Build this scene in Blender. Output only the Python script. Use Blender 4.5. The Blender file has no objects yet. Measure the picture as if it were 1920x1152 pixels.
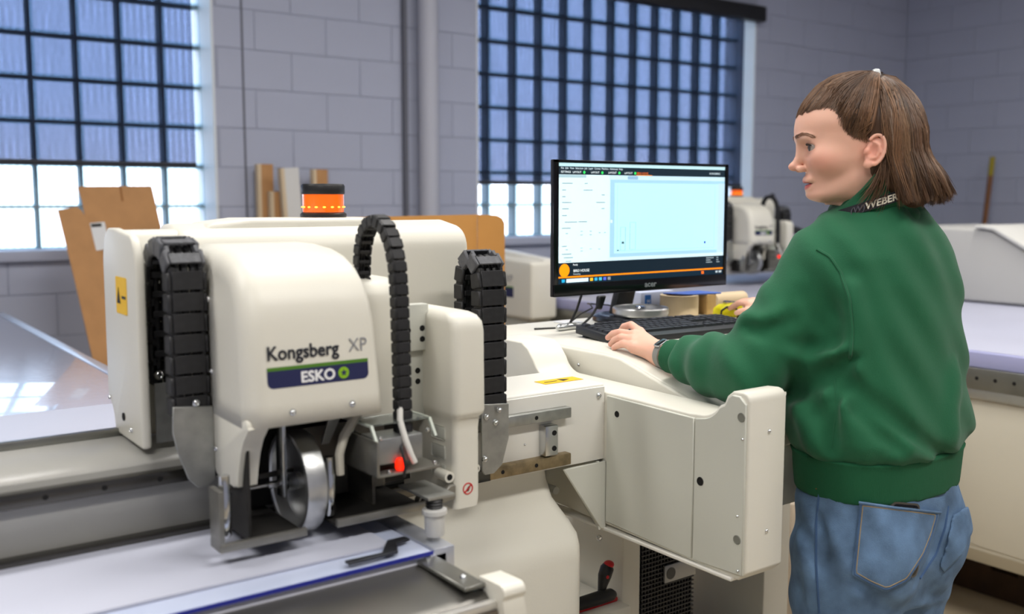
import bpy, bmesh, math, random
import numpy as np
from mathutils import Vector, Matrix
random.seed(7); rng = np.random.default_rng(7)
SC = bpy.context.scene
COL = SC.collection
PI = math.pi

# ---------------------------------------------------------------- camera
CAM_H, CAM_PITCH, CAM_AZ, FPX = 1.44, math.radians(6.2), math.radians(54.0), 1866.7
cd = bpy.data.cameras.new('camera'); cam = bpy.data.objects.new('camera', cd); COL.objects.link(cam)
cam.location = (0, 0, CAM_H)
cam.rotation_euler = (PI/2 - CAM_PITCH, 0, CAM_AZ - PI/2)
cd.sensor_width = 36.0; cd.lens = 36.0*FPX/1920.0
cd.clip_start = 0.05
cd.dof.use_dof = True; cd.dof.focus_distance = 1.95; cd.dof.aperture_fstop = 3.0
SC.camera = cam

# ---------------------------------------------------------------- world: hazy daylight outside
W = bpy.data.worlds.new('daylight'); SC.world = W; W.use_nodes = True
nt = W.node_tree; nt.nodes.clear()
o_ = nt.nodes.new('ShaderNodeOutputWorld'); bg = nt.nodes.new('ShaderNodeBackground')
tc = nt.nodes.new('ShaderNodeTexCoord'); sx = nt.nodes.new('ShaderNodeSeparateXYZ'); rp = nt.nodes.new('ShaderNodeValToRGB')
nt.links.new(tc.outputs['Generated'], sx.inputs[0]); nt.links.new(sx.outputs['Z'], rp.inputs[0])
mr = nt.nodes.new('ShaderNodeMapRange'); mr.inputs[1].default_value = -.25; mr.inputs[2].default_value = .6
nt.links.new(sx.outputs['Z'], mr.inputs[0]); nt.links.new(mr.outputs[0], rp.inputs[0])
rp.color_ramp.elements[0].color = (.42, .40, .42, 1); rp.color_ramp.elements[0].position = 0.1
rp.color_ramp.elements[1].color = (.58, .74, 1.0, 1); rp.color_ramp.elements[1].position = 1
e = rp.color_ramp.elements.new(.29); e.color = (.86, .85, .93, 1)
e = rp.color_ramp.elements.new(.42); e.color = (.72, .82, 1.0, 1)
bg.inputs['Strength'].default_value = 7.5
nt.links.new(rp.outputs[0], bg.inputs[0]); nt.links.new(bg.outputs[0], o_.inputs[0])

# ---------------------------------------------------------------- lamps on the workshop ceiling
def area(name, loc, sx_, sy_, power, col=(1, .97, .93), rot=(0, 0, 0)):
    l = bpy.data.lights.new(name, 'AREA'); l.shape = 'RECTANGLE'; l.size = sx_; l.size_y = sy_
    l.energy = power; l.color = col
    o = bpy.data.objects.new(name, l); COL.objects.link(o); o.location = loc; o.rotation_euler = rot
    return o
for (x, y, pw) in ((-1.2, -.6, 62), (1.4, -.6, 62), (4.0, -.6, 50), (-1.2, 2.0, 50), (1.4, 2.0, 56), (4.0, 2.0, 50), (6.4, 1.4, 26)):
    area('ceiling_lamp', (x, y, 3.55), 1.5, .35, pw)
for nm, x0, x1 in (('window_portal', -.65, 1.785), ('window_portal', 3.37, 5.85)):
    p_ = area(nm, ((x0+x1)/2, 5.30, 2.05), x1-x0, 1.75, 1, rot=(-PI/2, 0, 0)); p_.data.cycles.is_portal = True

SC.view_settings.view_transform = 'Standard'; SC.view_settings.look = 'None'
SC.view_settings.exposure = -0.05; SC.view_settings.gamma = 1.0; SC.view_settings.use_curve_mapping = False

# ---------------------------------------------------------------- materials
def lin(c):
    if isinstance(c, str):
        c = c.lstrip('#'); c = [int(c[i:i+2], 16)/255 for i in (0, 2, 4)]
    return tuple((v/12.92 if v <= .04045 else ((v+.055)/1.055)**2.4) for v in c)
MATS = {}
def mat(name, col, rough=.5, metal=0., noise=None, bump=None, emit=0, spec=.5, coat=0, sheen=0, trans=0, alpha=1, aniso=0, sss=0, ior=1.45, ecol=None):
    """principled material; noise=(scale, amount) mottles the colour, bump=(scale, strength[, stretch xyz])"""
    if name in MATS: return MATS[name]
    m = bpy.data.materials.new(name); m.use_nodes = True; MATS[name] = m
    t = m.node_tree; b = t.nodes['Principled BSDF']; c = lin(col) + (1,)
    b.inputs['Base Color'].default_value = c; b.inputs['Roughness'].default_value = rough; b.inputs['Metallic'].default_value = metal
    b.inputs['Specular IOR Level'].default_value = spec; b.inputs['Coat Weight'].default_value = coat
    b.inputs['Sheen Weight'].default_value = sheen; b.inputs['Transmission Weight'].default_value = trans; b.inputs['Alpha'].default_value = alpha
    b.inputs['Anisotropic'].default_value = aniso; b.inputs['IOR'].default_value = ior
    if sss:
        b.inputs['Subsurface Weight'].default_value = sss; b.inputs['Subsurface Radius'].default_value = (1, .35, .2); b.inputs['Subsurface Scale'].default_value = .006
    if emit:
        b.inputs['Emission Color'].default_value = (lin(ecol) + (1,)) if ecol else c; b.inputs['Emission Strength'].default_value = emit
    co = t.nodes.new('ShaderNodeTexCoord')
    if noise:
        n = t.nodes.new('ShaderNodeTexNoise'); n.inputs['Scale'].default_value = noise[0]; n.inputs['Detail'].default_value = 6
        t.links.new(co.outputs['Object'], n.inputs['Vector'])
        r = t.nodes.new('ShaderNodeValToRGB'); a = noise[1]
        r.color_ramp.elements[0].color = tuple(max(0, v*(1-a)) for v in c[:3]) + (1,); r.color_ramp.elements[1].color = tuple(v*(1+a) for v in c[:3]) + (1,)
        r.color_ramp.elements[0].position = .3; r.color_ramp.elements[1].position = .7
        t.links.new(n.outputs['Fac'], r.inputs[0]); t.links.new(r.outputs[0], b.inputs['Base Color'])
    if bump:
        n = t.nodes.new('ShaderNodeTexNoise'); n.inputs['Scale'].default_value = bump[0]; n.inputs['Detail'].default_value = 4
        if len(bump) > 2:
            mp = t.nodes.new('ShaderNodeMapping'); mp.inputs['Scale'].default_value = bump[2]
            t.links.new(co.outputs['Object'], mp.inputs[0]); t.links.new(mp.outputs[0], n.inputs['Vector'])
        else: t.links.new(co.outputs['Object'], n.inputs['Vector'])
        bu = t.nodes.new('ShaderNodeBump'); bu.inputs['Strength'].default_value = bump[1]; bu.inputs['Distance'].default_value = .002
        t.links.new(n.outputs['Fac'], bu.inputs['Height']); t.links.new(bu.outputs[0], b.inputs['Normal'])
    return m
cream = mat('cream_paint', '#d9d6ca', .42, noise=(3, .02), bump=(260, .05))
cream2 = mat('pale_grey_paint', '#c6c7bd', .45, noise=(4, .025), bump=(300, .05))
white_p = mat('white_paint', '#dedcd4', .4, noise=(3, .02))
galv = mat('galvanised_steel', '#a9aaa6', .42, .85, noise=(38, .16))
alu = mat('brushed_aluminium', '#c9cbcc', .24, 1., noise=(20, .05), bump=(90, .1, (1, 1, 12)))
chrome = mat('polished_steel', '#d6d8da', .12, 1.)
steel = mat('rolled_steel', '#8b8b86', .34, .9, noise=(12, .12), bump=(60, .08, (12, 1, 1)))
rust = mat('oily_steel', '#8f7f62', .45, .7, noise=(45, .35))
blackp = mat('black_plastic', '#1c1c1d', .45, noise=(60, .15), bump=(400, .06))
chainp = mat('black_chain_plastic', '#232325', .5, noise=(90, .25))
chaing = mat('grey_chain_plastic', '#55565a', .55, noise=(120, .3))  # paler grey, for the links round the bend of the wide chains
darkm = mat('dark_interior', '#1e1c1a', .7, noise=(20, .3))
hole = mat('black_hole', '#0b0a0a', .8)
greybeam = mat('beam_grey_paint', '#a3a29d', .33, noise=(5, .03))
yellow = mat('yellow_sticker', '#efbd10', .5)
ink = mat('black_ink', '#15140f', .6)
navy = mat('navy_print', '#22264f', .45)
green_l = mat('lime_print', '#86b51c', .45)
green_d = mat('green_stripe_print', '#4c7a25', .45)
white_i = mat('white_print', '#e9e9ea', .5)
text_d = mat('charcoal_print', '#3a3c46', .5)
text_g = mat('grey_print', '#8a8b90', .5)
red = mat('red_plastic', '#c4161c', .4)
card = mat('cardboard', '#b08356', .8, noise=(14, .07), bump=(160, .08))
card2 = mat('orange_cardboard', '#c08a48', .8, noise=(6, .05))
card_e = mat('cardboard_edge', '#8e5f34', .85)

# ---------------------------------------------------------------- mesh helpers
def finish(bm, sharp=38):
    bmesh.ops.recalc_face_normals(bm, faces=bm.faces)
    lim = math.radians(sharp)
    for f in bm.faces: f.smooth = True
    for ed in bm.edges:
        if len(ed.link_faces) == 2: ed.smooth = ed.calc_face_angle(0) < lim
class B:
    """collects shapes into one mesh"""
    def __init__(s): s.bm = bmesh.new()
    def add(s, bm, M=None):
        me = bpy.data.meshes.new('tmp'); bm.to_mesh(me); bm.free()
        if M is not None: me.transform(M)
        s.bm.from_mesh(me); bpy.data.meshes.remove(me); return s
    def box(s, x0, x1, y0, y1, z0, z1, bev=0, seg=2, M=None):
        b = bmesh.new(); bmesh.ops.create_cube(b, size=1)
        for v in b.verts: v.co = Vector(((x0+x1)/2+v.co.x*(x1-x0), (y0+y1)/2+v.co.y*(y1-y0), (z0+z1)/2+v.co.z*(z1-z0)))
        if bev: bmesh.ops.bevel(b, geom=b.edges[:], offset=bev, segments=seg, affect='EDGES', profile=.5)
        return s.add(b, M)
    def prism(s, pts, ax, a, c, bev=0, seg=3, M=None, caps_only=False):
        """polygon pts extruded along axis ax from a to c; pts are the two other axes in xyz order"""
        b = bmesh.new()
        def V(p, h):
            return (h, p[0], p[1]) if ax == 'x' else (p[0], h, p[1]) if ax == 'y' else (p[0], p[1], h)
        lo = [b.verts.new(V(p, a)) for p in pts]; hi = [b.verts.new(V(p, c)) for p in pts]
        n = len(pts); b.faces.new(lo); b.faces.new(hi[::-1])
        for i in range(n): b.faces.new((lo[i], hi[i], hi[(i+1) % n], lo[(i+1) % n]))
        bmesh.ops.recalc_face_normals(b, faces=b.faces)
        if bev:
            es = [e for e in b.edges if e.calc_face_angle(0) > math.radians(35)]
            bmesh.ops.bevel(b, geom=es, offset=bev, segments=seg, affect='EDGES', profile=.5, clamp_overlap=True)
        return s.add(b, M)
    def cyl(s, p0, p1, r, n=20, r2=None, cap=True, M=None):
        p0 = Vector(p0); p1 = Vector(p1); d = p1-p0; b = bmesh.new()
        bmesh.ops.create_cone(b, cap_ends=cap, segments=n, radius1=r, radius2=r if r2 is None else r2, depth=d.length)
        m = Matrix.Translation((p0+p1)/2) @ d.to_track_quat('Z', 'Y').to_matrix().to_4x4()
        bmesh.ops.transform(b, matrix=m, verts=b.verts); return s.add(b, M)
    def lathe(s, prof, c=(0, 0, 0), axis='z', n=32, M=None):
        """prof: list of (radius, height)"""
        b = bmesh.new(); rings = []
        for r, h in prof:
            ring = []
            for k in range(n):
                a = 2*PI*k/n; u, v = r*math.cos(a), r*math.sin(a)
                p = (u, v, h) if axis == 'z' else (h, u, v) if axis == 'x' else (u, h, v)
                ring.append(b.verts.new((p[0]+c[0], p[1]+c[1], p[2]+c[2])))
            rings.append(ring)
        for i in range(len(rings)-1):
            for k in range(n): b.faces.new((rings[i][k], rings[i][(k+1) % n], rings[i+1][(k+1) % n], rings[i+1][k]))
        if prof[0] != prof[-1]:
            if prof[0][0] > 1e-6: b.faces.new(rings[0])
            if prof[-1][0] > 1e-6: b.faces.new(rings[-1])
        bmesh.ops.remove_doubles(b, verts=b.verts, dist=1e-6)
        return s.add(b, M)
    def tube(s, pts, r, n=8, closed=False, M=None):
        P = [Vector(p) for p in pts]; b = bmesh.new(); rings = []; N = len(P)
        rr = r if hasattr(r, '__len__') else [r]*N
        up = None
        for i, p in enumerate(P):
            if closed: t = (P[(i+1) % N]-P[i-1]).normalized()
            else: t = (P[min(i+1, N-1)]-P[max(i-1, 0)]).normalized()
            if up is None: up = t.orthogonal().normalized()
            up = (up - t*up.dot(t)).normalized(); w = t.cross(up)
            rings.append([b.verts.new(p+(up*math.cos(2*PI*k/n)+w*math.sin(2*PI*k/n))*rr[i]) for k in range(n)])
        for i in range(N if closed else N-1):
            j = (i+1) % N
            for k in range(n): b.faces.new((rings[i][k], rings[i][(k+1) % n], rings[j][(k+1) % n], rings[j][k]))
        if not closed: b.faces.new(rings[0][::-1]); b.faces.new(rings[-1])
        return s.add(b, M)
    def ball(s, c, r, M=None, seg=16):
        b = bmesh.new(); bmesh.ops.create_uvsphere(b, u_segments=seg, v_segments=max(6, seg//2), radius=1)
        r = r if hasattr(r, '__len__') else (r, r, r)
        for v in b.verts: v.co = Vector((c[0]+v.co.x*r[0], c[1]+v.co.y*r[1], c[2]+v.co.z*r[2]))
        return s.add(b, M)
    def mesh(s, name, mats, sharp=38):
        finish(s.bm, sharp); me = bpy.data.meshes.new(name); s.bm.to_mesh(me); s.bm.free()
        for m in (mats if isinstance(mats, (list, tuple)) else [mats]): me.materials.append(m)
        return me
    def build(s, name, mats, parent=None, M=None, sharp=38, **tags):
        return link(name, s.mesh(name, mats, sharp), parent, M, **tags)
WORLD = {}                                  # world matrix of every linked object, so that parts stay where they were modelled
def link(name, me, parent=None, M=None, **tags):
    o = bpy.data.objects.new(name, me); COL.objects.link(o)
    M = M if M is not None else Matrix.Identity(4); WORLD[o.name] = M.copy()
    if parent is not None:
        o.parent = parent; o.matrix_basis = WORLD[parent.name].inverted() @ M
    else: o.matrix_basis = M
    tag(o, **tags); return o
def tag(o, label=None, cat=None, group=None, kind=None):
    if label: o['label'] = label
    if cat: o['category'] = cat
    if group: o['group'] = group
    if kind: o['kind'] = kind
    return o
def thing(name, loc, label, cat, group=None, M=None):
    return link(name, None, None, M if M is not None else Matrix.Translation(loc), label=label, cat=cat, group=group)
def copy_tree(o, parent=None, M=None):
    c = o.copy(); COL.objects.link(c)
    if parent is not None: c.parent = parent
    elif M is not None: c.matrix_basis = M; WORLD[c.name] = M.copy()
    for ch in list(o.children): copy_tree(ch, c)
    return c
def arc(cx, cy, r, a0, a1, n=8, ry=None):
    ry = r if ry is None else ry
    return [(cx+r*math.cos(math.radians(a0+(a1-a0)*i/n)), cy+ry*math.sin(math.radians(a0+(a1-a0)*i/n))) for i in range(n+1)]
def frame(o, ex, ey):
    """matrix with origin o, x axis ex, y axis ey"""
    ex = Vector(ex).normalized(); ez = ex.cross(Vector(ey)).normalized(); ey = ez.cross(ex)
    m = Matrix.Identity(4)
    for i in range(3): m[i][0], m[i][1], m[i][2], m[i][3] = ex[i], ey[i], ez[i], o[i]
    return m
def text(name, body, size, m, M, parent, bold=0., extrude=.0002, align='LEFT', xs=1.0, space=1.0, fat=0.):
    cu = bpy.data.curves.new('t', 'FONT'); cu.body = body; cu.size = size; cu.extrude = extrude; cu.offset = bold; cu.align_x = align
    cu.space_character = space; cu.resolution_u = 3
    o = bpy.data.objects.new('t', cu); COL.objects.link(o)
    me = bpy.data.meshes.new_from_object(o); bpy.data.objects.remove(o); bpy.data.curves.remove(cu)
    me.transform(Matrix.Diagonal((xs, 1, 1, 1)))
    if fat:                                   # heavier strokes: the glyphs overlaid with small shifts
        bm = bmesh.new()
        for i in range(6):
            c = me.copy(); c.transform(Matrix.Translation((fat*math.cos(i*PI/3), fat*math.sin(i*PI/3), 0))); bm.from_mesh(c); bpy.data.meshes.remove(c)
        bm.to_mesh(me); bm.free()
    me.materials.clear(); me.materials.append(m)
    return link(name, me, parent, M)
def rrect(w, h, r, n=4):
    return (arc(w/2-r, h/2-r, r, 0, 90, n) + arc(-w/2+r, h/2-r, r, 90, 180, n) + arc(-w/2+r, -h/2+r, r, 180, 270, n) + arc(w/2-r, -h/2+r, r, 270, 360, n))
def screw_mesh(r=.004, m=None, nm='screw'):
    return B().lathe([(0, r*.55), (r*.45, r*.55), (r*.5, r*.7), (r*.8, r*.5), (r, 0), (r, -r*.6)], n=12).mesh(nm, m or chrome)
SCREW = screw_mesh()
def screw(parent, loc, nrm=(0, -1, 0), s=1.0, me=None, name='screw'):
    M = Matrix.Translation(loc) @ Vector(nrm).to_track_quat('Z', 'Y').to_matrix().to_4x4() @ Matrix.Scale(s, 4)
    return link(name, me or SCREW, parent, M)
HOLE = B().lathe([(0, .0004), (.0048, .0004), (.005, .0008), (.0058, .0008), (.0062, 0), (.0062, -.002)], n=16).mesh('hole', hole)

# ================================================================ the room
wallp = mat('lavender_grey_wall_paint', '#a8adc0', .6, noise=(1.6, .03), bump=(70, .25))
mortar = mat('painted_mortar_joint', '#9ea3b4', .75, bump=(120, .2))
concrete = mat('beige_concrete_floor', '#b3a68f', .45, noise=(2.2, .14), bump=(30, .08))
ceilm = mat('white_ceiling', '#c9c9c8', .8)
WY = 5.0; RX = 7.75; ZC = 4.0
B().box(-4, RX+.3, -4, 5.3, -.12, 0).build('floor', concrete, kind='structure')
B().box(-4, RX+.3, -4, 5.3, ZC, ZC+.1).build('ceiling', ceilm, kind='structure')
B().box(-4.1, -4, -4, 5.3, 0, ZC).build('wall_left', wallp, kind='structure')
B().box(-4.1, RX+.3, -4.1, -4, 0, ZC).build('wall_front', wallp, kind='structure')
wr = B().box(RX+.004, RX+.3, -4, 5.3, 0, ZC).build('wall_right', mortar, kind='structure')
# window openings in the back wall: x0, x1, z0, z1
OPEN = [(-.65, 1.785, 1.20, 2.82), (3.37, 5.85, 1.20, 2.82)]
b = B()
xs = [-4, -.65, 1.785, 3.37, 5.85, RX+.3]
for i in range(5):
    if i in (1, 3): b.box(xs[i], xs[i+1], WY+.004, 5.3, 0, 1.20); b.box(xs[i], xs[i+1], WY+.004, 5.3, 2.82, ZC)
    else: b.box(xs[i], xs[i+1], WY+.004, 5.3, 0, ZC)
wb = b.build('wall_back', mortar, kind='structure')
CM = {}
def block_mesh(w, h):
    k = (round(w, 3), round(h, 3))
    if k not in CM: CM[k] = B().box(-w/2, w/2, 0, .0145, -h/2, h/2, .0015, 1).mesh('block', wallp)
    return CM[k]
def lay(parent, place, u0, u1, z0, z1, holes):
    J = .0045
    for r in range(int(round(z0/.2)), int(round(z1/.2))):
        za, zb = r*.2+J/2, (r+1)*.2-J/2
        u = u0 - (.2 if r % 2 else 0)
        while u < u1:
            segs = [(max(u, u0)+J/2, min(u+.4, u1)-J/2)]
            for (h0, h1, hz0, hz1) in holes:
                if zb > hz0+.01 and za < hz1-.01:
                    ns = []
                    for a, c in segs:
                        if c <= h0 or a >= h1: ns.append((a, c)); continue
                        if a < h0: ns.append((a, h0))
                        if c > h1: ns.append((h1, c))
                    segs = ns
            for a, c in segs:
                if c-a > .03: link('block', block_mesh(c-a, zb-za), parent, place((a+c)/2, (za+zb)/2))
            u += .4
lay(wb, lambda u, z: Matrix.Translation((u, WY, z)), .2, RX, .6, 3.2, OPEN)
lay(wr, lambda u, z: Matrix.Translation((RX, u, z)) @ Matrix.Rotation(-PI/2, 4, 'Z'), 2.6, 5.0, .8, 3.2, [])
# glass block windows ------------------------------------------------
def glass_mat(name, tint, fac, wave):
    m = bpy.data.materials.new(name); m.use_nodes = True; t = m.node_tree; t.nodes.clear()
    out = t.nodes.new('ShaderNodeOutputMaterial'); mx = t.nodes.new('ShaderNodeMixShader'); tr = t.nodes.new('ShaderNodeBsdfTransparent')
    gl = t.nodes.new('ShaderNodeBsdfPrincipled'); gl.inputs['Base Color'].default_value = (.55, .72, .78, 1); gl.inputs['Roughness'].default_value = .15
    mx.inputs[0].default_value = fac
    tr.inputs[0].default_value = tint + (1,)
    if wave:   # pressed vertical flutes in the glass
        co = t.nodes.new('ShaderNodeTexCoord'); w = t.nodes.new('ShaderNodeTexWave'); w.bands_direction = 'X'; w.inputs['Scale'].default_value = 9.5
        w.inputs['Distortion'].default_value = 1.2; r = t.nodes.new('ShaderNodeValToRGB')
        r.color_ramp.elements[0].color = tuple(v*.74 for v in tint) + (1,); r.color_ramp.elements[1].color = tint + (1,)
        t.links.new(co.outputs['Object'], w.inputs['Vector']); t.links.new(w.outputs[0], r.inputs[0]); t.links.new(r.outputs[0], tr.inputs[0])
    t.links.new(tr.outputs[0], mx.inputs[1]); t.links.new(gl.outputs[0], mx.inputs[2]); t.links.new(mx.outputs[0], out.inputs[0])
    return m
g_face = glass_mat('fluted_glass', (.93, .97, 1.0), .08, True)
g_rim = glass_mat('glass_block_rim', (.44, .62, .68), .2, False)
grout = mat('grey_grout', '#7f8c92', .8)
reveal = mat('white_painted_reveal', '#d5dade', .6)
def gblock():
    bm = bmesh.new(); w, r = .096, .084
    ring = lambda y, s: [bm.verts.new((sx*s, y, sz*s)) for sx, sz in ((-1, -1), (1, -1), (1, 1), (-1, 1))]
    a = ring(0, w); c = ring(-.008, r)
    q = bm.faces.new(c); q.material_index = 0
    for i in range(4):
        f = bm.faces.new((a[i], a[(i+1) % 4], c[(i+1) % 4], c[i])); f.material_index = 1
    k = ring(.07, w); bk = bm.faces.new(k[::-1]); bk.material_index = 0
    for i in range(4):
        f = bm.faces.new((a[i], k[i], k[(i+1) % 4], a[(i+1) % 4])); f.material_index = 1
    me = bpy.data.meshes.new('glass_block'); bm.to_mesh(me); bm.free()
    me.materials.append(g_face); me.materials.append(g_rim); return me
GB = gblock()
GY = 5.175
for wi, (x0, x1, z0, z1) in enumerate(OPEN):
    nx = int(round((x1-x0)/.203)); nz = 8; px_ = (x1-x0)/nx; pz = (z1-z0)/nz
    b = B()
    for i in range(nx+1): b.box(x0+i*px_-.006, x0+i*px_+.006, GY-.004, GY+.075, z0, z1)
    for k in range(nz+1): b.box(x0, x1, GY-.003, GY+.074, z0+k*pz-.006, z0+k*pz+.006)
    wn = b.build('window_%d' % (wi+1), grout, kind='structure')
    for i in range(nx):
        for k in range(nz):
            link('glass_block', GB, wn, Matrix.Translation((x0+(i+.5)*px_, GY, z0+(k+.5)*pz)) @ Matrix.Diagonal((px_/.203*1.0, 1, pz/.203, 1)))
    r = B(); r.box(x0-.001, x0+.012, WY-.002, 5.29, z0, z1); r.box(x1-.012, x1+.001, WY-.002, 5.29, z0, z1); r.box(x0, x1, WY-.002, 5.29, z1-.012, z1+.001)
    r.build('reveal', reveal, wn)
    B().box(x0-.02, x1+.02, WY-.035, GY-.004, z0-.045, z0+.004, .006).build('window_sill', wallp, wn)
# roller blinds -------------------------------------------------------
def blind_mat():
    m = bpy.data.materials.new('navy_sunscreen_fabric'); m.use_nodes = True; t = m.node_tree; t.nodes.clear()
    out = t.nodes.new('ShaderNodeOutputMaterial'); mx = t.nodes.new('ShaderNodeMixShader'); tr = t.nodes.new('ShaderNodeBsdfTransparent')
    df = t.nodes.new('ShaderNodeBsdfDiffuse'); df.inputs[0].default_value = (.025, .03, .045, 1); tr.inputs[0].default_value = (.73, .79, .95, 1)
    co = t.nodes.new('ShaderNodeTexCoord'); n = t.nodes.new('ShaderNodeTexNoise'); n.inputs['Scale'].default_value = 14
    mp = t.nodes.new('ShaderNodeMapping'); mp.inputs['Scale'].default_value = (8, 1, .4); t.links.new(co.outputs['Object'], mp.inputs[0]); t.links.new(mp.outputs[0], n.inputs[0])
    r = t.nodes.new('ShaderNodeMapRange'); r.inputs[3].default_value = .57; r.inputs[4].default_value = .65
    t.links.new(n.outputs[0], r.inputs[0]); t.links.new(r.outputs[0], mx.inputs[0])
    t.links.new(tr.outputs[0], mx.inputs[1]); t.links.new(df.outputs[0], mx.inputs[2]); t.links.new(mx.outputs[0], out.inputs[0])
    return m
blindm = blind_mat()
for (x0, x1, zb, lab) in ((-.6, 1.69, 1.615, 'translucent navy roller blind over the left glass block window behind the cardboard'),
                          (3.40, 5.755, 1.545, 'translucent navy roller blind over the right glass block window behind the monitor')):
    t = thing('roller_blind', ((x0+x1)/2, WY-.02, zb), lab, 'blind', 'roller blinds on the glass block windows')
    B().box(x0, x1, WY+.03, WY+.0315, zb, 2.78).build('fabric', blindm, t)
    B().box(x0, x1, WY+.022, WY+.04, zb-.018, zb+.006, .004).build('bottom_bar', mat('dark_bar', '#20232c', .5), t)
    B().box(x0-.02, x1+.11, WY-.085, WY+.0, 2.72, 2.83, .012).build('cassette', blackp, t)
# downpipe with its dark gap
pp = thing('downpipe', (3.0, WY-.05, 0), 'pale lavender round pipe running up the block wall between the windows', 'pipe')
B().cyl((3.0, WY-.062, 0), (3.0, WY-.062, ZC), .058, 28).build('pipe', mat('lavender_pipe_paint', '#b4b6c2', .5), pp)
for z in (1.1, 2.6): B().box(2.93, 3.07, WY-.03, WY+.0, z, z+.03, .004).build('wall_bracket', wallp, pp)
B().box(2.862, 2.885, WY-.03, WY+.002, 0, ZC).build('trim_1', mat('dark_wall_strip', '#62646e', .7), kind='structure')  # dark strip in place of the gap left of the pipe
B().box(1.93, 1.939, WY-.004, WY+.002, 0, ZC).build('trim_2', mat('dark_wall_strip', '#62646e', .7), kind='structure')

# ================================================================ cutting table (front machine)
TZ, TX, TY0 = .95, .736, 1.15
tbl = thing('cutting_table', (-.6, 2.6, 0), 'long white cutting table bed under the near gantry beam', 'table')
topm = mat('white_table_top', '#c6c7d2', .5, noise=(2, .02))
B().box(-2.2, TX-.012, TY0, 4.72, TZ-.05, TZ-.002, .003).build('bed', topm, tbl)
B().box(TX-.034, TX, TY0, 4.74, TZ-.05, TZ+.004, .003).build('edge_rail', mat('bright_edge_rail', '#c8ccd6', .3, .6), tbl)
B().box(-2.2, TX-.05, 1.22, 4.70, .18, TZ-.05, .01).build('side_skirt', cream, tbl)
tray = B().prism([(1.012, TZ-.03), (1.012, TZ-.16), (1.22, TZ-.16), (1.22, TZ-.012), (TY0-.004, TZ-.012), (1.03, TZ-.018)], 'x', -2.2, TX-.03, .002, 2).build('front_tray', mat('dark_brushed_steel', '#74726d', .34, .9, noise=(3, .12), bump=(50, .1, (1, 10, 1))), tbl)
B().box(-2.2, TX-.03, 1.004, 1.016, TZ-.034, TZ-.022, .002).build('front_lip', mat('bright_steel_lip', '#d8d6d0', .3, .6), tbl)
B().box(-2.2, TX-.03, 1.0, 1.010, TZ-.5, TZ-.034, .002).build('front_apron', mat('satin_steel_apron', '#8d8377', .3, .85, noise=(2, .06)), tbl)
B().prism([(TX-.062, 1.03), (TX-.03, 1.03), (TX-.03, 1.22), (TX-.062, 1.22)], 'z', TZ-.012, TZ-.006, .001, 1).build('tray_strip', steel, tbl)
screw(tray, (TX-.045, 1.06, TZ-.005), (0, 0, 1), 1.2); screw(tray, (TX-.045, 1.15, TZ-.005), (0, 0, 1), 1.2)
cap = [(.992, TZ-.02)] + arc(1.0, TZ-.012, .012, 180, 90, 4) + [(1.045, TZ-.002), (1.045, TZ-.5), (1.006, TZ-.5), (1.006, TZ-.09)] + arc(.985, TZ-.09, .02, 0, 70, 5) + [(.985, TZ-.045)]
B().prism(cap, 'x', TX-.03, TX+.004, .003, 2).build('corner_cap', cream, tbl)
for x in (-1.9, .55):
    for y in (1.4, 4.4): B().box(x-.05, x+.05, y-.05, y+.05, 0, .19, .008).build('leg', steel, tbl)
# sheets lying on the bed
acr = mat('clear_acrylic_sheet', '#b9c2da', .10, noise=(1.2, .05), bump=(26, .22, (1, 14, 1)), coat=.6)
B().box(-2.0, .695, 1.146, 4.66, TZ-.001, TZ+.0045, .001).build('acrylic_sheet', [acr], label='glossy bluish acrylic sheet covering the near cutting table', cat='sheet')
B().box(-2.0, .697, 1.1445, 1.1462, TZ-.001, TZ+.0045).build('film_edge', mat('blue_edge', '#2c3390', .3), bpy.data.objects['acrylic_sheet'])
papm = mat('white_board_sheet', '#b6b9c8', .55, noise=(3, .015))
B().box(-2.0, .658, 1.192, 2.43, TZ+.0047, TZ+.0092, .001).build('white_board', papm, label='white board lying on the acrylic under the cutting wheel', cat='board')
sq = B().prism([(.625, 1.160), (.655, 1.200), (.682, 1.200), (.684, 1.186), (.66, 1.182), (.645, 1.152), (.57, 1.150), (.57, 1.162)], 'z', TZ+.0095, TZ+.0135, .001, 1)
sq.build('black_square', mat('blackened_steel', '#3a3c42', .4, .7), label='black angled steel bar lying at the board corner below the white cup', cat='bar')

# ================================================================ gantry: beam, rails, carrier pod and side arm
gan = thing('gantry_beam', (1.0, 1.5, .0), 'grey gantry beam with cream pod and side arm on the near machine', 'gantry')
BY = 1.42
bp = [(BY, .94), (BY, 1.082)] + arc(BY+.008, 1.082, .006, 180, 90, 3) + [(1.585, 1.088), (1.585, .94)]
beam = B().prism([(y, z) for y, z in bp], 'x', .98, 1.252, .003, 2).build('beam', white_p, gan)
bp2 = [(BY+.006, .945), (BY+.006, 1.0), (BY-.002, 1.012), (BY-.002, 1.035), (BY+.004, 1.066), (BY+.018, 1.076), (1.56, 1.083), (1.56, .945)]
bl = B().prism(bp2, 'x', -2.4, .985, .002, 2).build('beam_extrusion', greybeam, gan)
B().box(-2.4, .40, 1.548, 1.562, 1.078, 1.094, .002).build('back_strip', steel, bl)
def rail(z0, z1, x0, x1, m, nm='linear_rail', sp=.075):
    r = B().box(x0, x1, BY-.016, BY+.008, z0, z1, .002).build(nm, m, gan)
    k = x0+.03
    while k < x1-.01:
        if not (.47 < k < .95): link('bolt_hole', HOLE, r, Matrix.Translation((k, BY-.0162, (z0+z1)/2)) @ Matrix.Rotation(PI/2, 4, 'X') @ Matrix.Scale(.62, 4))
        k += sp
    return r
rail(1.036, 1.056, .97, 1.157, galv); rail(.947, .969, .97, 1.157, rust)
rdk = mat('dark_polished_rail', '#5d5b57', .25, .95, noise=(8, .1))
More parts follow.
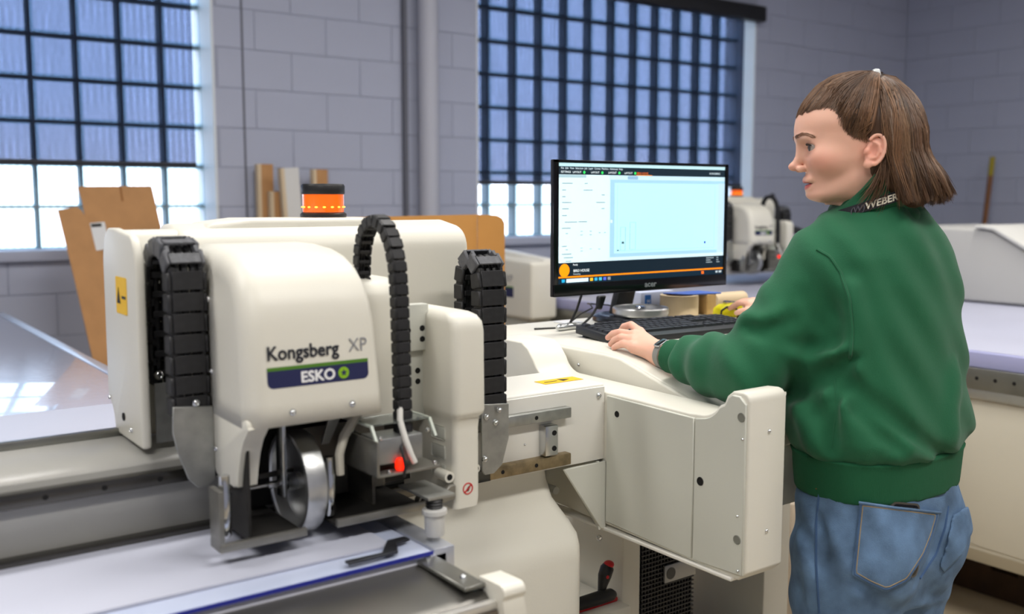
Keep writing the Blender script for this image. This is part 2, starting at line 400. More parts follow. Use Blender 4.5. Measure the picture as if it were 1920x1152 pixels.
rail(1.036, 1.056, -.6, .975, rdk); rail(.946, .967, -.6, .975, rdk)
st = B().box(1.093, 1.122, BY-.02, BY+.002, .972, 1.028, .0015).build('stop_block', alu, gan)
for z in (.985, 1.014): link('bolt_hole', HOLE, st, Matrix.Translation((1.113, BY-.0205, z)) @ Matrix.Rotation(PI/2, 4, 'X') @ Matrix.Scale(.8, 4))
screw(beam, (1.236, BY-.001, 1.066), (0, -1, 0), 1.5); screw(beam, (1.06, BY-.001, .996), (0, -1, 0), .5)
stk = B().box(1.15, 1.245, 1.475, 1.51, 1.0883, 1.0888).build('warning_sticker', yellow, beam)
B().prism([(1.20, 1.482), (1.222, 1.492), (1.20, 1.503)], 'z', 1.0888, 1.0891).build('warning_symbol', ink, stk)
B().box(1.16, 1.19, 1.488, 1.492, 1.0888, 1.0891).build('warning_text', ink, stk)
# pod below the beam
def pod_mesh():
    bm = bmesh.new(); rings = []
    prof = [(.935, 1.143, 1.45), (.91, 1.147, 1.448), (.875, 1.153, 1.438), (.852, 1.162, 1.42), (.835, 1.166, 1.40), (.818, 1.166, 1.378), (.80, 1.164, 1.368), (.78, 1.162, 1.364), (.5, 1.160, 1.362), (.12, 1.160, 1.362)]
    for z, xr, yf in prof:
        xl, yb, r = .80, 1.66, .03
        pts = [(xl, yf)] + arc(xr-r, yf+r, r, -90, 0, 6) + [(xr, yb), (xl, yb)]
        rings.append([bm.verts.new((p[0], p[1], z)) for p in pts])
    for i in range(len(rings)-1):
        n = len(rings[0])
        for k in range(n): bm.faces.new((rings[i][k], rings[i][(k+1) % n], rings[i+1][(k+1) % n], rings[i+1][k]))
    bm.faces.new(rings[0]); bm.faces.new(rings[-1][::-1])
    s = B(); s.add(bm); return s
pod_mesh().build('carrier_pod', cream, gan, sharp=50)
B().box(.85, 1.15, 1.36, 1.62, 0, .125, .01).build('foot_block', steel, gan)
HOLEG = HOLE.copy(); HOLEG.materials[0] = mat('shaded_recess', '#77786f', .6)
# side arm (the operator's fence), seen along its face
AX0, AX1 = 1.252, 1.343
top = arc(1.078, 1.108, .016, 180, 90, 3) + [(1.100, 1.1225), (1.112, 1.113), (1.119, 1.098)] + arc(1.172, 1.125, .054, 214, 262, 5) + [(1.20, 1.069), (1.60, 1.073)] + arc(1.60, 1.125, .052, 275, 335, 6) + [(1.668, 1.125), (1.69, 1.136), (1.80, 1.136), (1.80, .82)]
poly = [(1.062, .82)] + top + [(1.08, .803)]
arm = B().prism(poly[::-1], 'x', AX0, AX1, .0035, 3).build('side_arm', cream, gan)
pan = [(1.068, .815), (1.068, 1.105), (1.082, 1.117), (1.098, 1.117), (1.106, 1.111), (1.113, 1.097)] + arc(1.172, 1.121, .056, 212, 262, 6) + [(1.18, 1.063), (1.18, .811)]
p1 = B().prism(pan, 'x', AX0-.004, AX0+.002, .0012, 1).build('end_panel', cream2, arm)
p2 = B().prism([(1.183, .811), (1.183, 1.063), (1.41, 1.066), (1.41, .818)], 'x', AX0-.004, AX0+.002, .0012, 1).build('long_panel', cream2, arm)
for (y, z, s) in ((1.075, 1.083, .9), (1.073, 1.047, .55), (1.080, .915, .55), (1.078, .875, .9), (1.076, .822, .6)):
    if s > .8: link('bolt_hole', HOLEG, p1, Matrix.Translation((AX0-.0042, y+.002, z)) @ Matrix.Rotation(-PI/2, 4, 'Y') @ Matrix.Scale(1.3, 4))
    else: screw(p1, (AX0-.0045, y, z), (-1, 0, 0), s*1.2)
for (y, z, s) in ((1.38, 1.035, 1.0), (1.165, .955, 1.25)):
    link('bolt_hole', HOLE, p2, Matrix.Translation((AX0-.0042, y, z)) @ Matrix.Rotation(-PI/2, 4, 'Y') @ Matrix.Scale(s, 4))
for z in (1.056, .885): screw(arm, (1.30, 1.0615, z), (0, -1, 0), .9)
B().box(AX0-.006, AX0+.02, 1.09, 1.62, .799, .8055, .002).build('lower_lip', white_p, arm)
# gusset under the beam end
g = B().prism([(1.145, .937), (1.252, .937), (1.252, .80), (1.238, .805)], 'y', 1.412, 1.418, .0015, 1)
g.prism([(1.413, .937), (1.46, .937), (1.46, .84), (1.413, .802)], 'x', 1.234, 1.240, .001, 1)
g.build('gusset', cream2, gan)
B().box(1.15, 1.25, 1.60, 1.61, .80, .94, .002).build('back_gusset', cream2, gan)
screw(gan, (1.19, 1.50, .87), (0, -1, 0), 1.8, name='stud')
link('stud_rod', B().cyl((1.19, 1.49, .87), (1.19, 1.60, .87), .008, 12).mesh('stud_rod', cream2), gan)

# ================================================================ cable chains
def link_mesh(w, L, h, open_top, m, m2):
    """one chain link: two stepped side plates joined by inner and outer cross bars; local y runs along the chain, z outwards, x across"""
    b = B(); t = w*.11
    for s in (-1, 1):
        x0, x1 = (s*w/2-s*t, s*w/2) if s > 0 else (s*w/2, s*w/2-s*t)
        b.box(x0, x1, -L*.52, L*.36, -h/2, h/2, min(.002, h*.12), 1)
        b.box(x0+s*-t*.7, x1-s*t*.7, L*.2, L*.62, -h*.42, h*.42, .001, 1)
    b.box(-w/2+t, w/2-t, -L*.47, L*(.1 if open_top else .43), h/2-h*.12, h/2+.0006, .0008, 1)
    b.box(-w/2+t*1.2, w/2-t*1.2, -L*.15, L*.15, -h/2, -h/2+h*.12, .0006, 1)
    return b.mesh('chain_link', m)
def chain(parent, name, path, w, h, L, m, cables, X, across=(1, 0, 0), open_n=0, m_open=None):
    """path: (y, z) polyline at x = X; links are laid out every L along it"""
    P = [Vector((X, y, z)) for y, z in path]; seg = [(P[i+1]-P[i]).length for i in range(len(P)-1)]; tot = sum(seg)
    part = B()
    for k in range(cables): part.tube([p+Vector(((k-(cables-1)/2)*w*.22, 0, 0)) for p in P], min(h*.28, w*.1), 8)
    part = part.build(name, mat('black_cable', '#141416', .5), parent)
    me = link_mesh(w, L, h, False, m, m); me2 = link_mesh(w, L, h, True, m_open or m, m)
    n = int(tot/L)
    def at_(d):
        for i, s in enumerate(seg):
            if d <= s: return P[i].lerp(P[i+1], d/s), (P[i+1]-P[i]).normalized()
            d -= s
        return P[-1], (P[-1]-P[-2]).normalized()
    ex = Vector(across)
    for i in range(n):
        p, t = at_((i+.5)*L); a, _ = at_(max(0, (i+.5)*L-L/2)); c, _ = at_(min(tot, (i+.5)*L+L/2)); t = (c-a).normalized()
        ez = ex.cross(t)
        M = Matrix.Identity(4)
        for r in range(3): M[r][0], M[r][1], M[r][2], M[r][3] = ex[r], t[r], ez[r], p[r]
        curved = abs(t.z) < .93
        link('chain_link', me2 if curved and open_n else me, part, M)
    return part

# ================================================================ tool carriage
car = thing('tool_carriage', (.6, 1.4, 1.0), 'large cream tool carriage with cutting wheel on the near gantry', 'carriage')
# back housing (saddles the beam), with the open slot for the left chain
hp = [(1.498, 1.085), (1.498, 1.33)] + arc(1.538, 1.352, .04, 180, 100, 6, .042) + [(1.58, 1.402)] + arc(1.60, 1.352, .05, 75, 0, 5) + [(1.65, 1.085)]
hx = B().prism(hp, 'x', .478, .995, .014, 4).build('housing', cream, car, sharp=50)
ridge = B().prism([(.52, 1.385), (.535, 1.402), (.60, 1.409), (.83, 1.408), (.845, 1.402), (.86, 1.385)], 'y', 1.535, 1.64, .008, 3).build('top_ridge', cream, hx, sharp=50)
bh = B().prism([(1.515, 1.085), (1.515, 1.36), (1.53, 1.39), (1.55, 1.394)] + arc(1.55, 1.345, .05, 75, 0, 5) + [(1.60, 1.085)], 'x', .398, .49, .008, 3).build('housing_corner', cream, car, sharp=50)
sp = [(1.425, 1.085), (1.425, 1.30)] + arc(1.47, 1.35, .045, 180, 100, 6) + [(1.56, 1.402)] + arc(1.585, 1.345, .06, 70, 0, 7) + [(1.648, 1.16), (1.648, 1.135)] + arc(1.655, 1.085, .05, 110, 180, 6)
sp = [(1.425+(y-1.425)*.80, 1.085+(z-1.085)*.985) for y, z in sp]
side = B().prism(sp, 'x', .388, .402, .005, 3).build('side_plate', cream, car, sharp=50)
M_ = frame((.3875, 1.500, 1.300), (0, -1, 0), (0, 0, 1))
sk = B().prism(rrect(.056, .054, .002, 1), 'z', -.0004, .0004).build('warning_sticker', yellow, side, M_)
B().prism([(-.022, -.012), (-.004, -.012), (-.013, .012)], 'z', .0005, .0009).build('warning_symbol', ink, sk, M_)
B().box(.004, .024, -.004, .0, .0005, .0009).build('warning_text', ink, sk, M_)
for (y, z) in ((1.59, 1.135), (1.475, 1.105)): screw(side, (.3875, y, z), (-1, 0, 0), .9)
link('bolt_hole', HOLE, side, Matrix.Translation((.3872, 1.515, 1.118)) @ Matrix.Rotation(-PI/2, 4, 'Y'))
# warning beacon on top
bx, by, bz = .757, 1.60, 1.408
bea = B().lathe([(0, 0), (.039, 0), (.040, .002), (.040, .006), (.036, .009), (0, .009)], (bx, by, bz), n=36).build('beacon_base', blackp, car)
amber = mat('lit_amber_lens', '#f06a10', .25, emit=.55, ecol='#f05a08', coat=.4)
B().lathe([(0, .008), (.0345, .008), (.0355, .012), (.0355, .040), (0, .040)], (bx, by, bz), n=36).build('lens', amber, bea)
led = mat('glowing_led_strip', '#ffd060', .4, emit=3, ecol='#ffc038')
for k in range(16):
    a = 2*PI*k/16; B().ball((bx+.0352*math.cos(a), by+.0352*math.sin(a), bz+.018), (.0028, .0028, .0014), seg=8).build('led', led, bea)
B().lathe([(0, .040), (.0365, .040), (.0375, .042), (.0375, .054), (.0355, .0575), (0, .0585)], (bx, by, bz), n=36).build('beacon_cap', blackp, bea)
# front hood
def hood():
    bm = bmesh.new(); rings = []
    prof = [(1.226, 1.140), (1.228, 1.17), (1.232, 1.22), (1.237, 1.27), (1.244, 1.298), (1.257, 1.324), (1.279, 1.346), (1.307, 1.360), (1.342, 1.368), (1.40, 1.373), (1.465, 1.374)]
    for i, (y, z) in enumerate(prof):
        sh = max(0, (z-1.29)/.095)              # the sides draw in a little towards the top
        xl, xr = .470+.006*sh, .668-.012*(z-1.14)/.245 - .004*sh
        pts = []
        r = .03
        # row: from the back of the left side, round the front-left edge, across the front, small radius to the right side
        tx, tz = (1, 0)
        ny, nz = (prof[min(i+1, len(prof)-1)][1]-prof[max(i-1, 0)][1]), -(prof[min(i+1, len(prof)-1)][0]-prof[max(i-1, 0)][0])
        l = math.hypot(ny, nz); ny, nz = ny/l, nz/l
        def off(x, d): return (x, y+ny*d, z+nz*d)
        sy, sz = (1.39, z) if i < 5 else (1.39+.075*(i-4)/6, 1.30+.02*(i-4)/6)
        def mid(x, d, f): a_ = off(x, d); return (x, a_[1]+(sy-a_[1])*f, a_[2]+(sz-a_[2])*f)
        row = [(xl, sy, sz), mid(xl, .034, .5), off(xl, .034)]
        for a in range(0, 91, 15):
            row.append(off(xl+r-r*math.cos(math.radians(a)), r-r*math.sin(math.radians(a))))
        row += [off(xl+.06, 0), off((xl+xr)/2, 0), off(xr-.05, 0)]
        r2 = .012
        for a in range(90, -1, -18):
            row.append(off(xr-r2+r2*math.cos(math.radians(a)), r2-r2*math.sin(math.radians(a))))
        row += [mid(xr, r2, .4), (xr, sy, sz)]
        rings.append([bm.verts.new(p) for p in row])
    for i in range(len(rings)-1):
        for k in range(len(rings[0])-1): bm.faces.new((rings[i][k], rings[i][k+1], rings[i+1][k+1], rings[i+1][k]))
    s = B(); s.add(bm); return s
ho = hood().build('front_hood', cream, car, sharp=60)
so = ho.modifiers.new('thickness', 'SOLIDIFY'); so.thickness = .004; so.offset = -1
# left skirt of the hood with its arched edge
ap = [(1.375, 1.150), (1.375, 1.07), (1.36, 1.052), (1.295, 1.048), (1.283, 1.052)] + [(1.277, 1.075), (1.268, 1.10), (1.255, 1.122), (1.243, 1.134), (1.236, 1.141), (1.240, 1.150)]
B().prism(ap, 'x', .4703, .482, .003, 2).build('skirt', cream, ho)
arch = [(.474, 1.29, 1.05), (.476, 1.277, 1.078), (.48, 1.266, 1.102), (.486, 1.254, 1.122), (.494, 1.243, 1.135), (.505, 1.234, 1.142)]
ab = bmesh.new(); rw = []
for k, (y, z) in enumerate(ap[4:10]):
    q0, q1 = ap[4:10][max(k-1, 0)], ap[4:10][min(k+1, 5)]; n_ = Vector((0, -(q1[1]-q0[1]), q1[0]-q0[0])).normalized()*.004
    rw.append([ab.verts.new(Vector((x, y, z))+n_*s_) for x, s_ in ((.471, -.3), (.499, -.3), (.499, .7), (.471, .7))])
for k in range(5):
    for i in range(4): ab.faces.new((rw[k][i], rw[k][(i+1) % 4], rw[k+1][(i+1) % 4], rw[k+1][i]))
ab.faces.new(rw[0]); ab.faces.new(rw[-1][::-1])
B().add(ab).build('arch_lip', cream, ho, sharp=60)
for (x, z) in ((.53, 1.157), (.618, 1.158)): screw(ho, (x, 1.2265, z), (0, -1, 0), 1.25)
for (y, z) in ((1.37, 1.30), (1.362, 1.20), (1.355, 1.09)): screw(ho, (.4695, y, z), (-1, 0, 0), .9)
# brand plate and lettering on the hood
LM = lambda x, z: frame((x, 1.2255+(z-1.14)*.085, z), (1, 0, 0), (0, .085, 1))
pl = B()
w_, h_ = .148, .0275
ptsb = [(-w_/2, h_/2)] + arc(-w_/2+.008, -h_/2+.008, .008, 180, 270, 4) + arc(w_/2-.008, -h_/2+.008, .008, 270, 360, 4) + [(w_/2, h_/2)]
brand = pl.prism(ptsb, 'z', -.002, .0006).build('brand_plate', navy, ho, LM(.5715, 1.2045))
B().box(-w_/2, w_/2, h_/2-.0042, h_/2+.0006, -.002, .0008).build('green_stripe', green_d, brand, LM(.5715, 1.2045))
text('brand_lettering', 'ESKO', .0205, white_i, LM(.544, 1.1955) @ Matrix.Translation((0, 0, .001)), brand, fat=.0007, xs=1.02)
B().lathe([(0, .0012), (.0078, .0012), (.0082, .0004), (.0082, -.001)], n=28).build('brand_roundel', green_l, brand, LM(.6075, 1.2022))
B().prism([(p[0]*.0052, p[1]*.0052) for p in [(math.cos(a*PI/5+PI/2)*(1 if a % 2 == 0 else .45), math.sin(a*PI/5+PI/2)*(1 if a % 2 == 0 else .45)) for a in range(10)]], 'z', .0013, .0016).build('roundel_star', navy, brand, LM(.6075, 1.2022))
text('name_lettering', 'Kongsberg', .0262, text_d, LM(.4975, 1.2285) @ Matrix.Translation((0, 0, .0014)), ho, fat=.0005, xs=.92)
text('name_suffix', 'XP', .0262, text_g, LM(.6165, 1.2305) @ Matrix.Translation((0, 0, .0014)), ho, bold=-.0002, xs=.9)
# second, smaller hood behind
B().prism([(1.325, 1.105), (1.325, 1.28)] + arc(1.36, 1.285, .035, 180, 95, 5) + [(1.46, 1.322), (1.46, 1.105)], 'x', .664, .752, .008, 3).build('inner_hood', cream, car, sharp=50)
# mounting plate with bolt holes
mp_ = B().box(.738, .802, 1.325, 1.345, 1.205, 1.278, .002).box(.742, .80, 1.335, 1.35, 1.095, 1.206, .002).build('mounting_plate', cream2, car)
for (x, z) in ((.765, 1.238), (.79, 1.240), (.765, 1.221), (.79, 1.223)):
    link('bolt_hole', HOLE, mp_, Matrix.Translation((x, 1.3247, z)) @ Matrix.Rotation(PI/2, 4, 'X') @ Matrix.Scale(.75, 4))
for (x, z) in ((.787, 1.172), (.787, 1.155), (.762, 1.171), (.762, 1.154)):
    link('bolt_hole', HOLE, mp_, Matrix.Translation((x, 1.3347, z)) @ Matrix.Rotation(PI/2, 4, 'X') @ Matrix.Scale(.75, 4))
# tall tool tower on the right
def tower():
    bm = bmesh.new(); rings = []
    prof = [(.966, .846, 0), (.98, .848, 0), (1.09, .848, 0), (1.106, .850, .0), (1.112, .856, -.006), (1.118, .857, -.007), (1.24, .856, -.007), (1.254, .855, -.004), (1.263, .851, .004), (1.268, .844, .016), (1.2695, .838, .03)]
    for z, xr, dy in prof:
        r = .010 if z < 1.11 else .014
        xl, yf, yb = .800 - (.004 if z > 1.11 else 0) + (0 if z < 1.262 else (z-1.262)*1.2), 1.25+dy, 1.405
        pts = arc(xl+r, yf+r, r, 180, 270, 5) + arc(xr-r, yf+r, r, 270, 360, 5) + [(xr, yb), (xl, yb)]
        rings.append([bm.verts.new((p[0], p[1], z)) for p in pts])
    n = len(rings[0])
    for i in range(len(rings)-1):
        for k in range(n): bm.faces.new((rings[i][k], rings[i][(k+1) % n], rings[i+1][(k+1) % n], rings[i+1][k]))
    bm.faces.new(rings[0]); bm.faces.new(rings[-1][::-1])
    s = B(); s.add(bm); return s
tw = tower().build('tool_tower', cream, car, sharp=50)
for z in (1.08, 1.05, 1.02): B().box(.7985, .802, 1.275, 1.315, z-.011, z+.011, .004, 3).build('finger_recess', cream2, tw)
rr = B().lathe([(.0076, .0004), (.0092, .0004), (.0092, -.0008), (.0076, -.0008), (.0076, .0004)], n=28).build('prohibition_ring', red, tw, frame((.824, 1.2496, .996), (1, 0, 0), (0, 0, 1)))
B().box(-.0085, .0085, -.0009, .0009, -.0004, .0006).build('prohibition_bar', red, tw, frame((.824, 1.2494, .996), (1, 0, .9), (-.9, 0, 1)))
B().prism([(-.004, -.004), (.001, -.0045), (.0045, .003), (.002, .004), (-.001, .001)], 'z', -.0004, .0004).build('prohibition_symbol', ink, tw, frame((.824, 1.2496, .996), (1, 0, 0), (0, 0, 1)))
bs = B().cyl((.793, 1.253, 1.018), (.793, 1.285, 1.018), .0085, 16).build('boss', cream, tw)
link('bolt_hole', HOLE, bs, Matrix.Translation((.793, 1.2528, 1.018)) @ Matrix.Rotation(PI/2, 4, 'X') @ Matrix.Scale(.8, 4))
bs = B().cyl((.853, 1.27, 1.018), (.853, 1.31, 1.018), .0075, 16).build('boss', cream, tw)
link('bolt_hole', HOLE, bs, Matrix.Translation((.853, 1.2698, 1.018)) @ Matrix.Rotation(PI/2, 4, 'X') @ Matrix.Scale(.8, 4))
# tool bay under the hood: dark back wall, steel frame
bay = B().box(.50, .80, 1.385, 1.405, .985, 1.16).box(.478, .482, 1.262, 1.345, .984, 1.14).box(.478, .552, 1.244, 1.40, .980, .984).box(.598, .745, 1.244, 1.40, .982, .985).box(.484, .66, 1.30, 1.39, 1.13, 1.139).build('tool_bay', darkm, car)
fr = B().box(.430, .437, 1.237, 1.275, .980, 1.062, .001).box(.430, .552, 1.236, 1.244, .980, .9915, .001).box(.597, .745, 1.236, 1.244, .982, .9935, .001).build('bay_frame', mat('grey_steel_frame', '#8f8d86', .4, .8, noise=(25, .12)), bay)
B().prism([(.735, .98), (.752, .995), (.775, .997), (.79, 1.008), (.80, 1.008), (.80, .985), (.77, .98)], 'y', 1.246, 1.256, .002, 1).cyl((.742, 1.2445, .992), (.742, 1.258, .992), .0085, 18).build('pivot_link', mat('grey_steel_frame', '#8f8d86'), bay)
link('bolt_hole', HOLE, bay, Matrix.Translation((.742, 1.2442, .992)) @ Matrix.Rotation(PI/2, 4, 'X') @ Matrix.Scale(.9, 4))
B().box(.5, .60, 1.34, 1.345, 1.04, 1.047).box(.60, .74, 1.36, 1.364, .99, 1.10).box(.675, .680, 1.28, 1.36, .99, 1.09).build('inner_bracket', mat('dull_steel', '#6d6a63', .5, .8, noise=(30, .2)), bay)
for x, y in ((.448, 1.268), (.604, 1.275)):
    B().lathe([(.0, .99), (.007, .99), (.0085, .994), (.0085, 1.05), (.0078, 1.052), (.0078, 1.075), (0, 1.075)], (x, y, 0), n=18).build('guide_post', chrome, bay)
B().tube([(.615, 1.262, 1.05), (.614, 1.262, 1.08), (.622, 1.262, 1.105), (.638, 1.264, 1.125), (.652, 1.27, 1.138)], [.006, .0065, .007, .007, .008], 8).build('curved_guard', mat('ivory_plastic', '#b9b4a6', .5), bay)
B().prism([(.60, 1.09), (.612, 1.09), (.63, 1.125), (.612, 1.125)], 'y', 1.29, 1.294).build('guard_tab', galv, bay)
# creasing wheel
wx, wy, wz, wrad = .574, 1.318, 1.0355, .0735
wm = mat('worn_wheel_aluminium', '#cfd0d0', .36, .92, noise=(30, .08), bump=(120, .08))
whp = [(.0, -.004), (.012, -.004), (.012, .004), (.030, .0045), (.055, .0055), (.060, .003), (.0625, -.013), (.066, -.0155), (.0725, -.0155), (.0735, -.013), (.0735, .011), (.0725, .0135), (.062, .0135), (.058, .010), (.03, .008), (.0, .008)]
wh = B().lathe(whp, (wx, wy, wz), 'x', 64).build('creasing_wheel', wm, car, sharp=32)
B().cyl((wx-.045, wy, wz), (wx+.02, wy, wz), .0055, 14).cyl((wx-.018, wy, wz), (wx-.004, wy, wz), .013, 20).build('axle', chrome, wh)
B().cyl((wx-.10, wy+.005, wz-.002), (wx-.035, wy+.003, wz), .0035, 10).build('axle_rod', alu, wh)
B().box(wx-.027, wx-.020, wy-.012, wy+.012, wz-.02, 1.15, .002).build('wheel_fork', alu, wh)
# optical sensor box with acrylic wings and its red light
las = B().box(.648, .722, 1.212, 1.262, 1.068, 1.105, .002).build('sensor_box', mat('bead_blasted_aluminium', '#9a9b9a', .45, .8, noise=(40, .1)), car)
B().box(.640, .745, 1.198, 1.30, 1.054, 1.0575, .001).box(.640, .644, 1.198, 1.30, 1.054, 1.105, .001).build('sensor_bracket', mat('grey_steel_frame', '#8f8d86'), las)
acl = mat('clear_plastic', '#cfd6d2', .08, trans=.9, ior=1.3)
wing = lambda x0, x1: B().prism([(1.205, 1.100), (1.222, 1.124), (1.275, 1.124), (1.29, 1.100), (1.284, 1.100), (1.272, 1.1205), (1.225, 1.1205), (1.21, 1.100)], 'x', x0, x1)
wing(.643, .647).build('wing_edge', mat('pale_acrylic_edge', '#b9c0b4', .25), las); wing(.738, .742).build('wing_edge', mat('pale_acrylic_edge', '#b9c0b4', .25), las)
B().box(.646, .739, 1.222, 1.275, 1.1225, 1.1245).build('acrylic_cover', acl, las)
redg = mat('lit_red_lens', '#ff2a10', .3, emit=1.3, ecol='#ff2408')
B().lathe([(0, 0), (.006, 0), (.0075, .003), (.0075, .011), (.005, .016), (0, .017)], (.682, 1.208, 1.0585), n=18).build('red_lamp', redg, las)
B().tube([(.698, 1.235, 1.15), (.692, 1.225, 1.125), (.692, 1.21, 1.10), (.698, 1.205, 1.078), (.704, 1.205, 1.066)], .0045, 8).build('white_cable', mat('white_cable_jacket', '#d8d6d0', .4), las)
B().tube([(.702, 1.235, 1.14), (.686, 1.212, 1.09), (.684, 1.196, 1.065), (.682, 1.198, 1.05)], .0022, 6).build('black_wire', blackp, las)
for (x, y, z) in ((.652, 1.21, 1.107), (.735, 1.22, 1.107), (.66, 1.2, 1.06), (.735, 1.2, 1.062)): screw(las, (x, y, z), (0, -1, .6), .8)
# suction cup
cup = B().lathe([(0, .962), (.013, .962), (.0145, .965), (.0145, .993), (.018, .994), (.018, 1.0), (.0145, 1.002), (0, 1.002)], (.722, 1.182, 0), n=28).build('suction_cup', mat('white_nylon', '#c9c8c4', .5), car)
B().lathe([(.012, 1.0)] + [(.0128 if k % 2 else .0112, 1.002+k*.0022) for k in range(7)] + [(.012, 1.018), (.0, 1.018)], (.722, 1.182, 0), n=24).build('bellows', blackp, cup)
B().box(.705, .75, 1.17, 1.255, 1.0175, 1.021).build('cup_bracket', galv, cup)
# chains on the carriage
lp = [(1.378, 1.14), (1.378, 1.335)] + arc(1.426, 1.335, .048, 180, 0, 14, .038) + [(1.474, 1.335), (1.474, 1.17)]
chain(car, 'left_cable_chain', lp, .055, .026, .029, chainp, 3, .441, open_n=1, m_open=chaing)
rp_ = [(1.385, 1.08), (1.385, 1.29)] + arc(1.412, 1.29, .027, 180, 0, 14, .05) + [(1.439, 1.29), (1.439, 1.10)]
chain(car, 'right_cable_chain', rp_, .058, .026, .030, chainp, 3, .958, open_n=1, m_open=chaing)
tp = [(1.236, 1.105), (1.238, 1.20), (1.242, 1.30), (1.247, 1.345), (1.258, 1.375), (1.275, 1.397), (1.298, 1.409), (1.322, 1.405), (1.342, 1.388), (1.353, 1.36), (1.357, 1.32), (1.357, 1.28)]
chain(car, 'thin_cable_chain', tp, .0235, .017, .0165, chainp, 2, .703)
# galvanised chain brackets
lb = B().prism([(.414, 1.155), (.470, 1.150), (.470, 1.045), (.460, 1.036), (.445, 1.036), (.432, 1.05), (.418, 1.09), (.412, 1.12)], 'y', 1.362, 1.366, .0008, 1).build('chain_bracket', galv, car)
B().box(.414, .470, 1.445, 1.448, 1.088, 1.175).build('chain_bracket', galv, car)
screw(lb, (.445, 1.36, 1.158), (0, -1, 0), 1.5); screw(lb, (.425, 1.461, 1.185), (0, -1, 0), 2)
rb = B().prism([(.93, 1.095), (.986, 1.09), (.986, 1.03), (.972, .985), (.955, .972), (.936, .972), (.93, .98)], 'y', 1.366, 1.370, .0008, 1).build('chain_bracket', galv, car)
for (x, z) in ((.938, 1.072), (.957, 1.06), (.935, 1.0)): screw(rb, (x, 1.364, z), (0, -1, 0), 1.4)
screw(rb, (.962, 1.36, 1.082), (0, -1, 0), 1.2)
# short flat chain behind the beam feeding the arm
lp2 = [(1.50, 1.09), (1.52, 1.15), (1.535, 1.20)]
chain(gan, 'rear_cable_chain', [(1.62, 1.08), (1.645, 1.13), (1.66, 1.19)], .06, .024, .03, chainp, 2, 1.10)

# ================================================================ operator console
DZ = 1.12
desk = thing('operator_console', (1.75, 1.7, 0), 'white moulded operator console carrying the monitor and keyboard', 'console')
dp = [(2.06, DZ-.035), (2.06, DZ-.008), (2.05, DZ), (1.55, DZ), (1.50, DZ-.004), (1.45, DZ-.016), (1.40, DZ-.031), (1.33, DZ-.052), (1.27, DZ-.066), (1.235, DZ-.074), (1.222, DZ-.085), (1.222, DZ-.16), (1.25, DZ-.16), (1.26, DZ-.10), (1.55, DZ-.04)]
B().prism(dp, 'x', 1.368, 2.12, .007, 3).build('desk_top', cream, desk, sharp=50)
sp = [(1.225, DZ-.09), (1.27, DZ-.068), (1.40, DZ-.033), (1.50, DZ-.006), (1.55, DZ-.003), (2.0, DZ-.003), (2.055, DZ-.02), (2.05, DZ-.05)] + [(1.78, DZ-.055), (1.735, DZ-.06)] + arc(1.70, DZ-.135, .06, 70, 0, 4)[::-1][::-1] + [(1.66, DZ-.15)] + [(1.62, DZ-.125), (1.60, DZ-.16), (1.57, .86), (1.225, .86)]
sp = [(1.225, DZ-.09), (1.27, DZ-.068), (1.40, DZ-.033), (1.50, DZ-.006), (1.55, DZ-.003), (2.0, DZ-.003), (2.055, DZ-.02), (2.05, DZ-.05), (1.80, DZ-.052), (1.70, DZ-.056), (1.655, DZ-.066), (1.625, DZ-.085), (1.60, DZ-.12), (1.585, DZ-.16), (1.57, .86), (1.225, .86)]
sdp = B().prism(sp, 'x', 1.362, 1.376, .004, 2).build('side_cheek', cream, desk, sharp=50)
for (y, z) in ((1.63, 1.085), (1.93, 1.085)): screw(sdp, (1.3615, y, z), (-1, 0, 0), .9)
fp = B().box(1.37, 2.11, 1.226, 1.24, .84, DZ-.06, .004).build('front_panel', cream, desk)
lp_ = B().box(1.40, 1.60, 1.2205, 1.2262, 1.012, 1.052).build('brand_plate', navy, fp)
text('brand_lettering', 'XP', .034, white_i, frame((1.543, 1.2202, 1.021), (1, 0, 0), (0, 0, 1)), lp_, xs=.62)
B().box(1.40, 1.60, 1.2240, 1.2262, .975, 1.005).build('plate_strip', mat('grey_strip', '#a5a7a3', .5), fp)
B().box(1.40, 2.14, 1.50, 2.02, .84, .86, .004).build('under_shelf', cream2, desk)
B().prism([(1.46, 0), (1.525, 0), (1.525, 1.08), (1.478, 1.08)], 'y', 1.60, 1.98, .006, 2).build('pedestal', cream, desk)
B().box(1.98, 2.08, 1.62, 1.98, 0, 1.08, .006).build('pedestal', cream, desk)
B().box(1.44, 2.10, 1.56, 2.0, .10, .285, .006).build('base_shelf', cream2, desk)
B().box(1.30, 1.462, 1.56, 1.80, .50, .545, .008).build('tool_ledge', cream, desk)
screw(desk, (1.40, 1.60, .70), (0, -1, 0), 1.6)
# hex-key / driver with red and black grips on the ledge
tl = thing('hand_tool', (1.40, 1.62, .545), 'black and red T-handle hand tool lying on the console ledge', 'tool')
B().tube([(1.325, 1.60, .562), (1.34, 1.60, .563), (1.40, 1.60, .563), (1.436, 1.60, .562), (1.446, 1.60, .561)], [.011, .0145, .0155, .014, .008], 14).build('grip', blackp, tl)
B().box(1.33, 1.45, 1.592, 1.612, .5455, .556, .003).build('red_strip', red, tl)
B().tube([(1.415, 1.61, .566), (1.419, 1.61, .585), (1.425, 1.61, .605), (1.432, 1.61, .622), (1.436, 1.61, .632)], [.008, .011, .0155, .0155, .009], 14).build('upright_handle', blackp, tl)
B().ball((1.4355, 1.609, .629), (.0125, .0125, .009)).build('red_tip', red, tl)
B().ball((1.421, 1.5955, .607), (.004, .002, .004)).build('red_button', red, tl)
